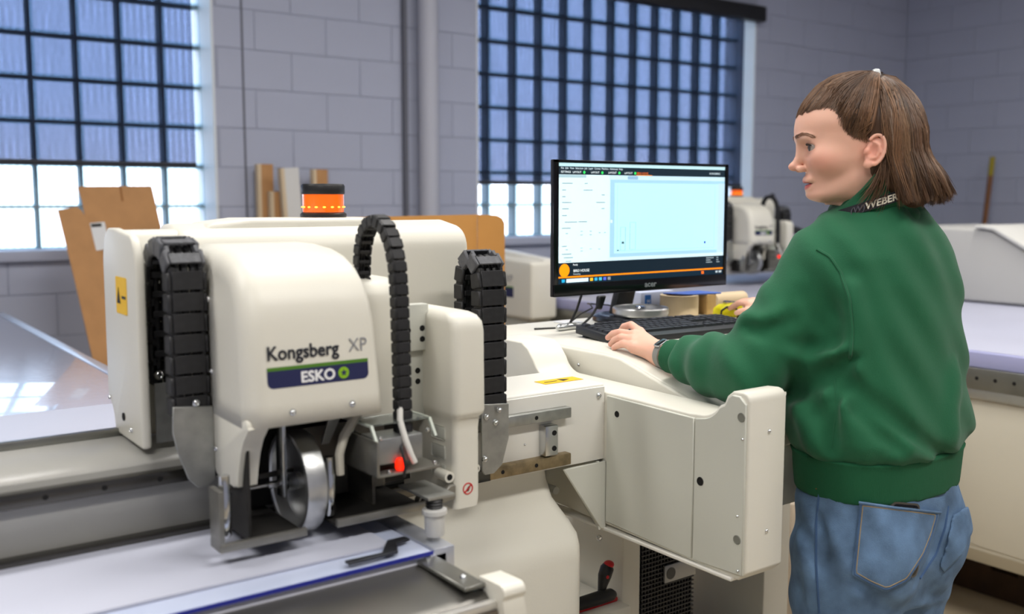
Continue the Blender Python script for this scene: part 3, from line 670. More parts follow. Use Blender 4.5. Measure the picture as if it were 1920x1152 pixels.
# computer tower --------------------------------------------------------
pc = thing('computer_tower', (1.62, 1.78, .285), 'black computer tower with a diamond mesh front under the console', 'computer')
cs = B().box(1.531, 1.707, 1.615, 2.0, .287, .76, .006).build('case', mat('black_steel_case', '#17181a', .5), pc)
gm = B()
for z in np.arange(.30, .745, .0105):
    gm.box(1.533, 1.705, 1.605, 1.614, float(z), float(z)+.0028)
gr = gm.build('grille', mat('dark_grille', '#2b2c2f', .45), pc); gr['kind'] = 'stuff'
gm = B()
for k in np.arange(1.536, 1.705, .010):
    gm.box(float(k), float(k)+.0022, 1.6065, 1.613, .30, .745)
g2 = gm.build('grille_bars', mat('dark_grille', '#2b2c2f'), pc); g2['kind'] = 'stuff'
bd = B().box(1.602, 1.705, 1.600, 1.606, .548, .590, .001).build('badge_panel', mat('grey_badge', '#97989a', .35, .6), pc)
B().lathe([(.0128, -.0006), (.0142, -.0006), (.0142, .0006), (.0128, .0006)], n=32).build('badge_ring', mat('dark_badge_ink', '#3d3e40', .4), bd, frame((1.622, 1.5995, .569), (1, 0, 0), (0, 0, 1)))
text('badge_lettering', 'DELL', .0085, mat('dark_badge_ink', '#3d3e40', .4), frame((1.622, 1.5996, .566), (1, 0, 0), (0, 0, 1)), bd, align='CENTER', bold=.0002)

# ================================================================ monitor
MX0, MX1, MZ0, MZ1, MY = 1.445, 2.036, 1.210, 1.531, 1.825
mon = thing('computer_monitor', (1.76, 1.90, DZ), 'wide black computer monitor showing a pale blue layout on the console', 'monitor')
MF = frame((MX0, MY, MZ0), (1, 0, 0), (0, 0, 1))                       # local x right, y up, -z... towards the viewer is +z
Wd, Hd = MX1-MX0, MZ1-MZ0
gloss = mat('glossy_black_bezel', '#0c0c0e', .18)
shell = B().box(0, Wd, 0, Hd, -.012, -.001, .002).box(.03, Wd-.03, .03, Hd-.02, -.034, -.01, .008).build('shell', blackp, mon, MF)
b = B(); b.box(0, .014, 0, Hd, -.002, .003, .001); b.box(Wd-.012, Wd, 0, Hd, -.002, .003, .001); b.box(0, Wd, Hd-.007, Hd, -.002, .003, .001); b.box(0, Wd, 0, .030, -.002, .004, .0015)
bez = b.build('bezel', gloss, mon, MF)
text('brand_lettering', 'acer', .020, mat('silver_print', '#b9bcc0', .3, .6), MF @ Matrix.Translation((Wd*.525, .010, .0042)), bez, bold=.0004, align='CENTER', xs=1.15)
SX0, SX1, SY0, SY1 = .014, Wd-.012, .030, Hd-.007
SW, SH = SX1-SX0, SY1-SY0
def em(name, c, s=.62): return mat('screen_'+name, c, .3, emit=s, spec=.3)
scr = B().box(SX0, SX1, SY0, SY1, -.001, .0004).build('screen', em('pale', '#cdeaf5'), mon, MF)
def ui(name, u0, u1, v0, v1, c, lay=1, s=.62):
    return B().box(SX0+u0*SW, SX0+u1*SW, SY0+v0*SH, SY0+v1*SH, .0004, .0004+.0002*lay).build(name, em(c.strip('#'), c, s), scr, MF)
ui('title_bar', 0, 1, .972, 1, '#bfe6ee'); ui('menu_bar', 0, 1, .905, .972, '#1c2a35'); 
ui('side_panel', 0, .278, .175, .905, '#d7eef4'); ui('toolbar', .278, 1, .868, .905, '#c4e2ee'); ui('tab_strip', 0, .15, .88, .903, '#a5c2cc', 2)
ui('canvas_border', .285, 1, .205, .868, '#a3cfe6', 2); ui('canvas', .31, .955, .235, .84, '#b9ecfb', 3); ui('canvas_right', .955, 1, .205, .845, '#bcdcf3', 3)
ui('status_strip', .278, 1, .175, .205, '#cfe9f4', 3)
ui('job_bar', 0, 1, .048, .175, '#16242f', 1); ui('orange_line', 0, 1, .048, .062, '#f08a0c', 2, .8); ui('task_bar', 0, 1, 0, .048, '#122838', 1)
ui('active_tab', .435, .53, .907, .912, '#f08a0c', 2, .9); ui('tool_group', .385, .445, .872, .9, '#8fb4d0', 3)
ui('search_box', .045, .165, .009, .040, '#dff4fa', 2); ui('canvas_edge', .325, .935, .255, .2565, '#8fb9cc', 4); ui('canvas_edge', .325, .326, .255, .82, '#9cc6d8', 4); ui('canvas_edge', .934, .935, .255, .82, '#9cc6d8', 4)
B().lathe([(0, .0003), (.0155, .0003), (.0155, 0)], n=32).build('orange_disc', em('orange', '#f5930f', .85), scr, MF @ Matrix.Translation((SX0+.034*SW, SY0+.112*SH, .0006)))
def stext(body, u, v, size, c, s=.8, al='LEFT'):
    return text('screen_text', body, size, em('t'+c.strip('#'), c, s), MF @ Matrix.Translation((SX0+u*SW, SY0+v*SH, .0011)), scr, extrude=.0001, align=al)
stext('File  Edit  View  Selection  Job  Layer  Curves  Machine  Advanced  Help', .012, .95, .0066, '#c8d8e0')
stext('SETTINGS', .012, .918, .0068, '#e0ecf0'); 
for k, u in enumerate((.075, .175, .272, .365)):
    stext('LAYOUT', u, .918, .0068, '#e0ecf0'); B().lathe([(0, .0003), (.0035, .0003), (.0035, 0)], n=14).build('green_dot', em('green', '#35d060', .9), scr, MF @ Matrix.Translation((SX0+(u+.063)*SW, SY0+.925*SH, .0009)))
stext('BIRD HOUSE', .438, .918, .0068, '#e06a18'); stext('KONGSBERG', .895, .928, .0070, '#c8d8e0'); stext('BIRD HOUSE', .082, .095, .0088, '#e8f2f5'); stext('Ready', .08, .15, .006, '#e8f2f5'); stext('Processing', .082, .072, .005, '#b8c8d0')
for i, (u, v, w) in enumerate(((.02, .83, .055), (.14, .83, .018), (.02, .775, .02), (.135, .775, .05), (.02, .72, .018), (.235, .735, .018), (.02, .672, .05), (.205, .672, .05), (.02, .62, .035), (.235, .62, .018), (.02, .565, .025), (.035, .51, .065), (.11, .512, .045), (.02, .46, .045), (.02, .31, .025), (.04, .185, .03), (.02, .245, .05), (.03, .215, .05), (.885, .155, .05), (.885, .135, .03), (.885, .115, .04), (.955, .155, .012), (.955, .135, .012), (.955, .115, .02))):
    ui('text_line', u, u+w, v, v+.006, '#7f9aa6' if u < .8 else '#a9bcc6', 4)
for (u, v) in ((.04, .415), (.12, .43), (.12, .40), (.17, .43), (.17, .40), (.22, .415), (.25, .415), (.04, .28), (.12, .29), (.12, .265), (.17, .28), (.22, .275)): ui('field', u, u+.012, v, v+.009, '#a9c2cc', 4)
for (u0, u1, v0, v1, c) in ((.345, .375, .26, .262, 0), (.345, .3465, .26, .46, 0), (.373, .375, .26, .46, 0), (.345, .375, .46, .462, 0), (.40, .435, .265, .267, 0), (.40, .4015, .265, .50, 0), (.434, .435, .265, .50, 0), (.40, .435, .50, .502, 0)): ui('outline', u0, u1, v0, v1, '#8fb8bd', 5)
ui('origin_mark', .353, .366, .318, .336, '#4a6a70', 5); ui('blue_mark', .868, .877, .295, .315, '#2440b8', 5); ui('corner_mark', .326, .336, .258, .266, '#455a60', 5); ui('splitter', .287, .297, .50, .525, '#d8eef5', 5)
for u, c in ((.02, '#2aa8d8'), (.175, '#f0c030'), (.20, '#40b0e0'), (.225, '#50c0d8'), (.25, '#5868d8'), (.275, '#8a8f98'), (.855, '#f07020')): ui('task_icon', u, u+.016, .012, .038, c, 3, .7)
ui('tray_text', .95, .965, .016, .034, '#b8c8d0', 3); ui('tray_text', .972, .99, .016, .034, '#b8c8d0', 3)
# stand
B().prism([(1.762, 1.135), (1.825, 1.135), (1.875, 1.30), (1.81, 1.30)], 'y', 1.965, 1.99, .006, 2).build('stand_neck', blackp, mon)
B().lathe([(0, 0), (.098, 0), (.102, .004), (.100, .012), (.088, .017), (.070, .014), (0, .012)], (1.795, 1.935, DZ), n=48).build('stand_base', mat('satin_black_base', '#202226', .3), mon)
B().box(1.80, 1.89, 1.85, 1.97, DZ+.155, DZ+.205, .004).build('stand_arm', blackp, mon)
B().prism([(1.62, 1.20), (1.645, 1.20), (1.63, 1.165), (1.617, 1.168)], 'y', 1.86, 1.875, .003, 1).build('cable_plug', blackp, mon)
for pts in ([(1.625, 1.868, 1.18), (1.60, 1.868, 1.15), (1.575, 1.88, 1.125)], [(1.572, 1.868, 1.215), (1.555, 1.87, 1.17), (1.535, 1.88, 1.125)]):
    B().tube(pts, .0032, 8).build('cable', blackp, mon)
crv = B(); 
pts = [(1.535, 1.90, DZ+.004), (1.56, 1.905, DZ+.012), (1.60, 1.91, DZ+.032), (1.64, 1.91, DZ+.045), (1.67, 1.955, DZ+.05), (1.70, 2.0, DZ+.045), (1.80, 2.03, DZ+.032), (1.90, 2.04, DZ+.004)]
crv.tube(pts, .002, 6).build('data_cable', blackp, label='thin black cable looping behind the monitor stand', cat='cable')
B().tube([(1.47, 1.93, DZ+.0025), (1.56, 1.90, DZ+.0025), (1.62, 1.87, DZ+.0025), (1.68, 1.83, DZ+.0025)], .0024, 6).tube([(1.68, 1.83, DZ+.0025), (1.75, 1.815, DZ+.004), (1.82, 1.81, DZ+.0035), (1.88, 1.80, DZ+.0025)], .0022, 6).build('keyboard_cable', blackp, label='black keyboard cable lying on the console in front of the stand base', cat='cable')

# ================================================================ things on the console
wd = thing('aluminium_wheel', (1.79, 1.893, DZ+.0185), 'spare round aluminium wheel lying on the monitor base', 'wheel')
B().lathe([(.0, .004), (.012, .004), (.014, .003), (.045, .005), (.058, .012), (.060, .021), (.0645, .0235), (.0705, .0225), (.073, .019), (.073, .006), (.070, .001), (.0, .0)], (1.79, 1.893, DZ+.0175), n=56).build('rim', wm, wd, sharp=30)
B().lathe([(.0, .024), (.012, .024), (.0145, .021), (.0145, .004), (0, .004)], (1.79, 1.893, DZ+.0175), n=28).build('hub', chrome, wd)
tape_m = mat('masking_tape_beige', '#cdb896', .7, bump=(300, .06, (1, 1, 20)))
def tape(name, c, r, ri, h, M, lab):
    t = thing(name, c, lab, 'tape', 'rolls of masking tape on the console')
    MM = Matrix.Translation(c) @ M
    B().lathe([(ri, 0), (r, 0), (r, h), (ri, h), (ri, 0)], n=48).build('tape_wind', tape_m, t, MM)
    B().lathe([(ri-.003, .001), (ri, .001), (ri, h-.001), (ri-.003, h-.001), (ri-.003, .001)], n=40).build('core', card, t, MM)
    return t
tape('masking_tape', (1.985, 1.945, DZ), .053, .038, .056, Matrix.Identity(4), 'wide beige masking tape roll standing flat beside the aluminium wheel')
t2 = tape('masking_tape', (2.16, 1.985, DZ+.024), .024, .016, .13, Matrix.Rotation(PI/2, 4, 'Y') @ Matrix.Rotation(.3, 4, 'X') if False else Matrix.Rotation(PI/2, 4, 'Y'), 'narrow cream tape roll lying on its side behind the tape measure')
B().box(1.368+.5, 2.42, 1.93, 2.10, DZ-.03, DZ, .006).build('rear_extension', cream, desk)
bl_ = B().prism([(1.96, 1.985), (1.99, 1.915), (2.10, 1.895), (2.09, 1.975)], 'z', DZ+.0565, DZ+.0605, .001, 1).build('blue_plate', mat('blue_plastic_sheet', '#4d6fc4', .5), label='blue plastic sheet lying on top of the masking tape roll', cat='sheet')
B().box(2.05, 2.085, 1.90, 1.935, DZ, DZ+.056, .002).build('cardboard_stub', mat('yellowish_card', '#c3a06a', .8, noise=(30, .1)), label='small cardboard block standing beside the masking tape roll', cat='cardboard')
tm = thing('tape_measure', (2.06, 1.835, DZ), 'yellow tape measure lying behind the keyboard', 'tape measure')
tmM = Matrix.Translation((2.065, 1.84, DZ)) @ Matrix.Rotation(-.2, 4, 'Z')
yl = mat('yellow_plastic', '#e6dc1e', .4)
B().prism([(-.04, 0), (.036, 0), (.04, .012), (.038, .030), (.026, .038), (-.02, .034), (-.037, .024)], 'y', -.018, .018, .005, 3).build('case', yl, tm, tmM)
B().tube([(-.036, -.0188, .004), (-.034, -.0188, .02), (-.018, -.0188, .029), (.012, -.0188, .024), (.03, -.0188, .008)], .0028, 6).build('rubber_grip', blackp, tm, tmM)
B().box(-.012, .006, -.008, .008, .035, .044, .003).build('lock_button', chrome, tm, tmM)
B().box(.006, .02, -.006, .006, .036, .042, .002).build('belt_clip', chrome, tm, tmM)
bxw = B().box(1.93, 2.06, 2.04, 2.10, DZ, DZ+.058, .003).build('label_box', mat('pale_blue_box', '#c9d0e6', .5), label='small pale box with blue print behind the tape roll', cat='box')
B().box(1.945, 1.968, 2.0385, 2.0402, DZ+.012, DZ+.05).build('blue_label', mat('bright_blue_print', '#2c72c4', .5), bxw)
text('label_lettering', 'CE', .016, white_i, frame((1.963, 2.038, DZ+.018), (0, 0, 1), (-1, 0, 0)), bxw)
kn = thing('utility_knife', (1.545, 1.88, DZ), 'silver utility knife lying on the console left of the monitor base', 'knife')
B().tube([(1.495, 1.872, DZ+.0085), (1.503, 1.873, DZ+.009), (1.53, 1.877, DZ+.0085), (1.575, 1.883, DZ+.008), (1.598, 1.886, DZ+.007)], [.005, .0085, .0085, .0078, .0045], 10).build('body', alu, kn)
B().box(1.535, 1.56, 1.874, 1.884, DZ+.015, DZ+.018, .001).build('slider', mat('grey_plastic', '#9fa09e', .5), kn)
B().box(1.60, 1.66, 1.965, 2.02, DZ, DZ+.003, .001).build('paper_slip', mat('white_paper', '#dcdde0', .7), label='white paper slip lying on the console behind the monitor', cat='paper')
# keyboard -------------------------------------------------------------
KA = math.radians(-3)
KM = Matrix.Translation((1.692, 1.685, DZ)) @ Matrix.Rotation(KA, 4, 'Z')
kb = thing('keyboard', (0, 0, 0), 'black full-size keyboard on the console in front of the monitor', 'keyboard', M=KM)
kbm = mat('black_keyboard_plastic', '#222326', .5, noise=(80, .1)); keym = mat('black_keycap', '#2c2d31', .42, noise=(120, .08))
tilt = Matrix.Rotation(math.radians(4.5), 4, 'X')
KT = KM @ Matrix.Translation((0, 0, .013)) @ tilt
B().box(-.225, .225, -.078, .078, -.011, .0075, .003, 2).build('base', kbm, kb, KT)
for x in (-.19, .19): B().box(x-.02, x+.02, .05, .07, .0, .01, .001).build('foot', blackp, kb, KM)
KEYS = {}
def key(x, y, w, h=.0165):
    k = (round(w, 4), round(h, 4))
    if k not in KEYS:
        bm = bmesh.new(); bmesh.ops.create_cube(bm, size=1)
        for v in bm.verts:
            top_ = v.co.z > 0; v.co = Vector((v.co.x*(w-(.004 if top_ else .0012)), v.co.y*(h-(.0035 if top_ else .001)), .0055 if top_ else 0))
        s = B(); s.add(bm); KEYS[k] = s.mesh('keycap', keym)
    link('keycap', KEYS[k], kb, KT @ Matrix.Translation((x, y, .0076)))
U = .0188
x0 = -.216
for c in [0] + [2, 3, 4, 5] + [6.5, 7.5, 8.5, 9.5] + [11, 12, 13, 14] + [15.3, 16.3, 17.3]: key(x0+(c+.5)*U, .062, U)
rows = [(.037, [(1, 13), (2, 1)]), (.0182, [(1.5, 1), (1, 12), (1.5, 1)]), (-.0006, [(1.75, 1), (1, 11), (2.25, 1)]), (-.0194, [(2.25, 1), (1, 10), (2.75, 1)]), (-.0382-.019+.019, [])]
for y, defs in rows[:4]:
    x = x0
    for w, n in defs:
        for _ in range(n): key(x+w*U/2, y, w*U); x += w*U
x = x0
for w in (1.25, 1.25, 1.25, 6.25, 1.25, 1.25, 1.25, 1.25): key(x+w*U/2, -.0382, w*U); x += w*U
for r, y in enumerate((.037, .0182)):
    for c in range(3): key(x0+(15.3+c+.5)*U, y, U)
for c in range(3): key(x0+(15.3+c+.5)*U, -.0382, U)
key(x0+16.8*U, -.0194, U)
for r, y in enumerate((.037, .0182, -.0006, -.0194, -.0382)):
    for c in range(4): key(x0+(18.6+c+.5)*U, y, U)
# mouse
mo = thing('computer_mouse', (2.06, 1.745, DZ), 'black computer mouse under the right hand', 'mouse')
mb = bmesh.new(); bmesh.ops.create_uvsphere(mb, u_segments=24, v_segments=14, radius=1)
for v in mb.verts: v.co = Vector((2.06+v.co.x*.030, 1.745+v.co.y*.054, DZ+max(0, v.co.z)*.034*(1-.25*v.co.y)))
B().add(mb).build('shell', blackp, mo)
B().cyl((2.057, 1.772, DZ+.026), (2.063, 1.772, DZ+.026), .008, 14).build('scroll_wheel', mat('grey_rubber', '#4a4a4c', .6), mo)

# ================================================================ second machine in the background
t2_ = thing('rear_cutting_table', (4.4, 3.0, 0), 'second cutting table with a lavender bed behind the operator', 'table')
B().box(3.09, 6.3, .9, 4.62, .90, .948, .003).build('bed', mat('lavender_cutting_mat', '#b3b5c6', .45, noise=(3, .03)), t2_)
B().box(3.05, 3.092, .9, 4.62, .905, .953, .003).build('edge_rail', mat('violet_film_edge', '#a3a5cc', .3), t2_)
er = B().box(3.035, 3.075, .9, 4.62, .835, .905, .003).build('slotted_rail', steel, t2_)
k = 1.3
while k < 2.6: link('bolt_hole', HOLE, er, Matrix.Translation((3.0348, k, .872)) @ Matrix.Rotation(-PI/2, 4, 'Y')); k += .06
B().box(3.055, 3.11, .9, 4.62, .80, .838, .004).build('under_rail', alu, t2_)
B().prism([(.9, .30), (.9, .80), (4.60, .80), (4.60, .34), (3.0, .34)], 'x', 3.07, 3.10, .006, 2).build('side_panel', mat('beige_side_panel', '#c9c3b2', .5, noise=(2, .03)), t2_)
B().prism([(3.075, .30), (3.13, .24), (6.2, .24), (6.2, .80), (3.075, .80)], 'y', .9, 4.58, .006, 2).build('under_body', mat('beige_side_panel', '#c9c3b2', .5), t2_)
for x in (3.6, 6.0):
    for y in (1.2, 4.3): B().box(x-.06, x+.06, y-.06, y+.06, 0, .25, .006).build('leg', steel, t2_)
# its gantry with pod and brand sign
g2_ = thing('rear_gantry', (3.0, 3.9, .0), 'cream gantry of the second machine with its brand sign behind the monitor', 'gantry')
B().box(2.9, 6.4, 3.93, 4.10, 1.0, 1.085, .004).build('beam', white_p, g2_)
pd = B().prism([(3.78, .86), (3.78, 1.11)] + arc(3.80, 1.12, .02, 180, 100, 4) + [(4.30, 1.165), (4.35, 1.165), (4.35, .86)], 'x', 2.86, 3.02, .016, 3).build('end_pod', cream, g2_, sharp=50)
B().prism([(3.80, 1.11), (3.80, 1.15), (4.30, 1.19), (4.30, 1.11)], 'x', 2.95, 3.02, .01, 2).build('pod_cover', white_p, g2_)
PM = lambda y, z: frame((2.8595, y, z), (0, -1, 0), (0, 0, 1))
sg = B().box(-.17, .12, -.026, .026, -.001, .0008).build('brand_plate', navy, pd, PM(4.045, .985))
B().box(-.17, .12, .020, .027, -.001, .001).build('green_stripe', green_d, sg, PM(4.045, .985))
text('brand_lettering', 'ESKO', .036, white_i, PM(4.045, .973) @ Matrix.Translation((-.095, 0, .001)), sg, fat=.001)
B().lathe([(0, .0012), (.016, .0012), (.016, 0)], n=24).build('brand_roundel', green_l, sg, PM(4.02, .983))
text('name_lettering', 'Kongsberg', .05, text_d, PM(4.045, 1.035) @ Matrix.Translation((-.21, 0, .001)), pd, fat=.001, xs=.92)
text('name_suffix', 'XP', .05, text_g, PM(4.045, 1.035) @ Matrix.Translation((.055, 0, .001)), pd)
B().box(2.90, 3.06, 3.85, 4.3, .10, .86, .01).build('lower_pod', cream2, g2_)
B().box(2.92, 3.04, 3.9, 4.25, 0, .10, .005).build('foot_block', steel, g2_)
cw = B().box(3.02, 3.30, 3.86, 3.93, .96, 1.10, .01).build('beam_cover', cream, g2_)
# a copy of the tool carriage on it
c2 = copy_tree(car, None, Matrix.Translation((.6+3.90, 1.4+2.50, 1.0+.045)))
c2['label'] = 'small distant tool carriage with amber lamp on the second machine right of the monitor'
car['group'] = c2['group'] = 'tool carriages of the two cutting machines'
# far end cover of the second machine
fc = thing('end_cover', (4.6, 2.3, 0), 'large grey sloping end cover behind the operator, right side', 'cover')
gcov = mat('light_grey_cover', '#bdbcb8', .5, noise=(2, .02))
B().prism([(1.85, .955), (2.45, 1.288), (2.53, 1.30), (2.95, 1.305), (2.95, .955)], 'x', 4.55, 5.3, .015, 3).build('shell', gcov, fc)
B().prism([(1.83, .955), (2.44, 1.294), (2.53, 1.306), (2.53, 1.318), (2.43, 1.308), (1.79, .955)], 'x', 4.53, 5.32, .004, 2).build('top_edge', mat('pale_cover_edge', '#cfcec9', .5), fc)
# broom handle, red and black tools, hose
br = thing('broom', (7.6, 4.15, 0), 'brown wooden broom handle with a yellow tip leaning in the far corner', 'broom')
B().tube([(7.55, 4.21, .05), (7.6, 4.16, 1.22), (7.62, 4.14, 1.62)], .019, 12).build('handle', mat('brown_wood', '#7c5230', .6, noise=(20, .15)), br)
B().tube([(7.62, 4.14, 1.62), (7.626, 4.134, 1.765)], .020, 12).build('yellow_tip', mat('mustard_paint', '#9a8a1c', .5), br)
B().box(7.40, 7.68, 4.1, 4.32, 0, .06, .01).build('broom_head', card_e, br)
hs = B().tube([(4.72, 3.86, 1.27), (4.80, 3.85, 1.272), (4.90, 3.83, 1.25), (4.98, 3.80, 1.21), (5.04, 3.78, 1.16), (5.08, 3.78, 1.10)], .022, 12)
for i in range(1): pass
hs.build('vacuum_hose', mat('black_corrugated_hose', '#26272b', .55, bump=(40, .4)), label='black corrugated hose running off the second machine carriage', cat='hose')
tt = thing('red_handled_tool', (6.0, 4.93, 1.0), 'red and black handled tool hanging on the wall behind the hose', 'tool')
B().tube([(6.02, 4.95, 1.20), (6.02, 4.95, 1.36)], .018, 10).build('red_handle', mat('dull_red', '#a23a3a', .5), tt)
B().tube([(6.02, 4.95, 1.36), (6.02, 4.95, 1.42), (6.022, 4.95, 1.48)], [.018, .024, .014], 10).build('black_grip', blackp, tt)
B().box(5.99, 6.05, 4.96, 4.998, 1.30, 1.33, .004).build('hook', steel, tt)
rc = thing('red_canister', (7.3, 3.35, 0), 'small red canister at the far right edge', 'canister')
B().lathe([(0, 0), (.09, 0), (.095, .02), (.095, 1.15), (.08, 1.2), (.03, 1.22), (.03, 1.25), (0, 1.25)], (7.3, 3.42, 0), n=24).build('body', red, rc)
B().lathe([(.0, 1.25), (.05, 1.25), (.05, 1.28), (0, 1.285)], (7.3, 3.42, 0), n=20).build('valve', blackp, rc)
# clutter on the floor beyond the console
cl = thing('cable_coil', (2.5, 1.75, 0), 'dark coiled cables heaped on the floor stand beyond the arm', 'cable')
for k in range(4):
    B().tube([(2.84+.10*math.cos(a)+.01*k, 2.25+.10*math.sin(a), .43+.035*k+.012*math.sin(3*a+k)) for a in np.linspace(0, 2*PI, 24)[:-1]], .016, 8, closed=True).build('loop', mat(('dark_green_cable', 'black_cable')[k % 2], ('#27352d', '#141416')[k % 2], .6), cl)
B().box(2.70, 2.96, 2.1, 2.4, .0, .41, .01).build('stand', mat('pale_dusty_box', '#b9ab98', .7, noise=(12, .15)), cl)
pa = thing('wooden_pallet', (4.2, 2.2, 0), 'dark wooden pallet lying under the second cutting table', 'pallet')
dw = mat('dark_pallet_wood', '#3a2718', .8, noise=(15, .25))
for k in range(5): B().box(3.45, 4.6, 1.3+k*.25, 1.45+k*.25, .10, .122, .003).build('slat', dw, pa)
for x in (3.5, 4.0, 4.5): B().box(x-.04, x+.04, 1.3, 2.45, 0, .10, .003).build('bearer', dw, pa)

# ================================================================ cardboard
def sheet(parent, name, pts, n, th, m=card):
    """flat board from 3d corner points with real thickness"""
    bm = bmesh.new(); n = Vector(n).normalized()*th
    a = [bm.verts.new(p) for p in pts]; c = [bm.verts.new(Vector(p)+n) for p in pts]
    bm.faces.new(a); bm.faces.new(c[::-1]); k = len(a)
    for i in range(k): bm.faces.new((a[i], c[i], c[(i+1) % k], a[(i+1) % k]))
    s = B(); s.add(bm); return s.build(name, m, parent)
cb = thing('cardboard_blank', (1.2, 4.5, 0), 'tall brown cardboard blank leaning below the left window with a white label', 'cardboard')
# leaning plane: bottom at y 4.3, top at y 4.72
def lean(x, z, off=0): return Vector((x, 4.36+.24*z/1.5*1.2-off, z))
wide = [(1.14, .002), (1.54, .002), (1.378, 1.30), (1.352, 1.498), (1.055, 1.494), (1.035, 1.49), (1.048, 1.43), (1.06, 1.30), (1.09, .80)]
sheet(cb, 'wide_panel', [lean(x, z) for x, z in wide], (0, -1, .2), .006)
narrow = [(1.09, .002), (1.235, .002), (1.105, 1.24), (1.04, 1.39), (1.022, 1.405), (.943, 1.392), (.985, 1.1), (1.03, .75)]
sheet(cb, 'side_flap', [lean(x, z, .012) for x, z in narrow], (0, -1, .2), .006)
lbm = sheet(cb, 'white_label', [lean(x, z, .0185) for x, z in ((1.068, 1.335), (1.13, 1.34), (1.145, 1.225), (1.085, 1.215))], (0, -1, .2), .001, mat('white_label_paper', '#d4d5d6', .7))
sheet(cb, 'label_print', [lean(x, z, .0205) for x, z in ((1.072, 1.331), (1.115, 1.334), (1.117, 1.32), (1.074, 1.317))], (0, -1, .2), .0006, ink)
sheet(cb, 'slot', [lean(x, z, .0072) for x, z in ((1.21, 1.497), (1.218, 1.497), (1.222, 1.43), (1.214, 1.43))], (0, -1, .2), .0005, card_e)
# big orange-brown box behind the carriage
bxb = thing('cardboard_box', (1.95, 3.3, 0), 'big orange-brown open cardboard box standing behind the tool carriage', 'box')
sheet(bxb, 'front_panel', [(1.50, 2.95, .5), (1.99, 2.95, .5), (1.99, 2.95, 1.385), (1.50, 2.95, 1.38)], (0, 1, 0), .006, card2)
sheet(bxb, 'side_flap', [(1.992, 2.95, .5), (2.075, 2.90, .5), (2.075, 2.90, 1.355), (2.065, 2.906, 1.374), (2.05, 2.915, 1.382), (1.992, 2.95, 1.385)], (.45, 1, 0), .006, card2)
sheet(bxb, 'back_panel', [(1.50, 3.45, .5), (1.99, 3.45, .5), (1.99, 3.45, 1.32), (1.50, 3.45, 1.32)], (0, -1, 0), .006, card2)
sheet(bxb, 'left_panel', [(1.50, 2.957, .5), (1.50, 3.444, .5), (1.50, 3.444, 1.33), (1.50, 2.957, 1.33)], (1, 0, 0), .006, card2)
sheet(bxb, 'bottom_panel', [(1.507, 2.957, .5), (1.99, 2.957, .5), (1.99, 3.444, .5), (1.507, 3.444, .5)], (0, 0, 1), .006, card2)
ws = thing('trestle', (1.9, 3.25, 0), 'plain steel trestle table under the cardboard box', 'table')
B().box(1.45, 2.10, 2.88, 3.5, .47, .499, .004).build('top', steel, ws)
for x in (1.5, 2.05):
    for y in (2.93, 3.45): B().box(x-.02, x+.02, y-.02, y+.02, 0, .475, .003).build('leg', steel, ws)
# strips of board against the wall
def strip(x0, x1, zt, tilt, y, m, lab, d=.05):
    s = thing('cardboard_strip', ((x0+x1)/2, y, 0), lab, 'cardboard', 'board strips leaning on the wall')
    b = B(); Mx = Matrix.Translation(((x0+x1)/2, y, zt/2)) @ Matrix.Rotation(tilt, 4, 'Y'); w = (x1-x0)/2
    b.box(-w, w, -.012, .012, -zt/2, zt/2, .002); b.build('board', m, s, Mx)
    B().box(-w-.018, -w+.001, -.012, .03, -zt/2, zt/2, .001).build('folded_edge', mat('pale_board_edge', '#c9b598', .8), s, Mx)
    return s
whb = mat('white_board_strip', '#c9c8c6', .7)
strip(1.985, 2.05, 1.618, 0, 4.93, card, 'tallest brown cardboard strip, leftmost on the wall by the beacon')
strip(2.03, 2.11, 1.478, 0, 4.88, card, 'short brown cardboard strip in front of the tallest one')
strip(2.11, 2.19, 1.60, -.06, 4.82, whb, 'wide white board strip tilted to the left behind the beacon')
strip(2.19, 2.245, 1.58, -.05, 4.96, whb, 'narrow white board strip half hidden behind the wide white one')
strip(2.275, 2.34, 1.595, 0, 4.895, card, 'brown cardboard strip directly behind the beacon cap')

# ================================================================ signed distance modelling for the figure
def V(*a): return np.array(a, float)
def smin(a, b, k): h = np.clip(.5+.5*(b-a)/k, 0, 1); return b*(1-h)+a*h-k*h*(1-h)
def smax(a, b, k): return -smin(-a, -b, k)
def ell(P, c, r, R=None):
    p = P-np.asarray(c, float)
    if R is not None: p = p @ R
    r = np.asarray(r, float); k0 = np.linalg.norm(p/r, axis=1); k1 = np.linalg.norm(p/(r*r), axis=1)+1e-9
    return k0*(k0-1)/k1
def cap(P, a, b, ra, rb=None):
    a = np.asarray(a, float); b = np.asarray(b, float); rb = ra if rb is None else rb
    ba = b-a; h = np.clip(((P-a) @ ba)/(ba @ ba), 0, 1)
    return np.linalg.norm(P-a-h[:, None]*ba, axis=1)-(ra+(rb-ra)*h)
def chainsdf(P, pts, rs):
    d = None
    for i in range(len(pts)-1):
        e = cap(P, pts[i], pts[i+1], rs[i], rs[i+1]); d = e if d is None else np.minimum(d, e)
    return d
def sstep(x, a, b): t = np.clip((x-a)/(b-a), 0, 1); return t*t*(3-2*t)
def smoothknots(z, zs, vs):
    """monotone-ish smooth interpolation: resample with cosine easing"""
    zz = np.linspace(zs[0], zs[-1], 160); v = np.interp(zz, zs, vs); k = np.ones(9)/9
    v = np.convolve(np.pad(v, 4, 'edge'), k, 'valid'); return np.interp(z, zz, v)
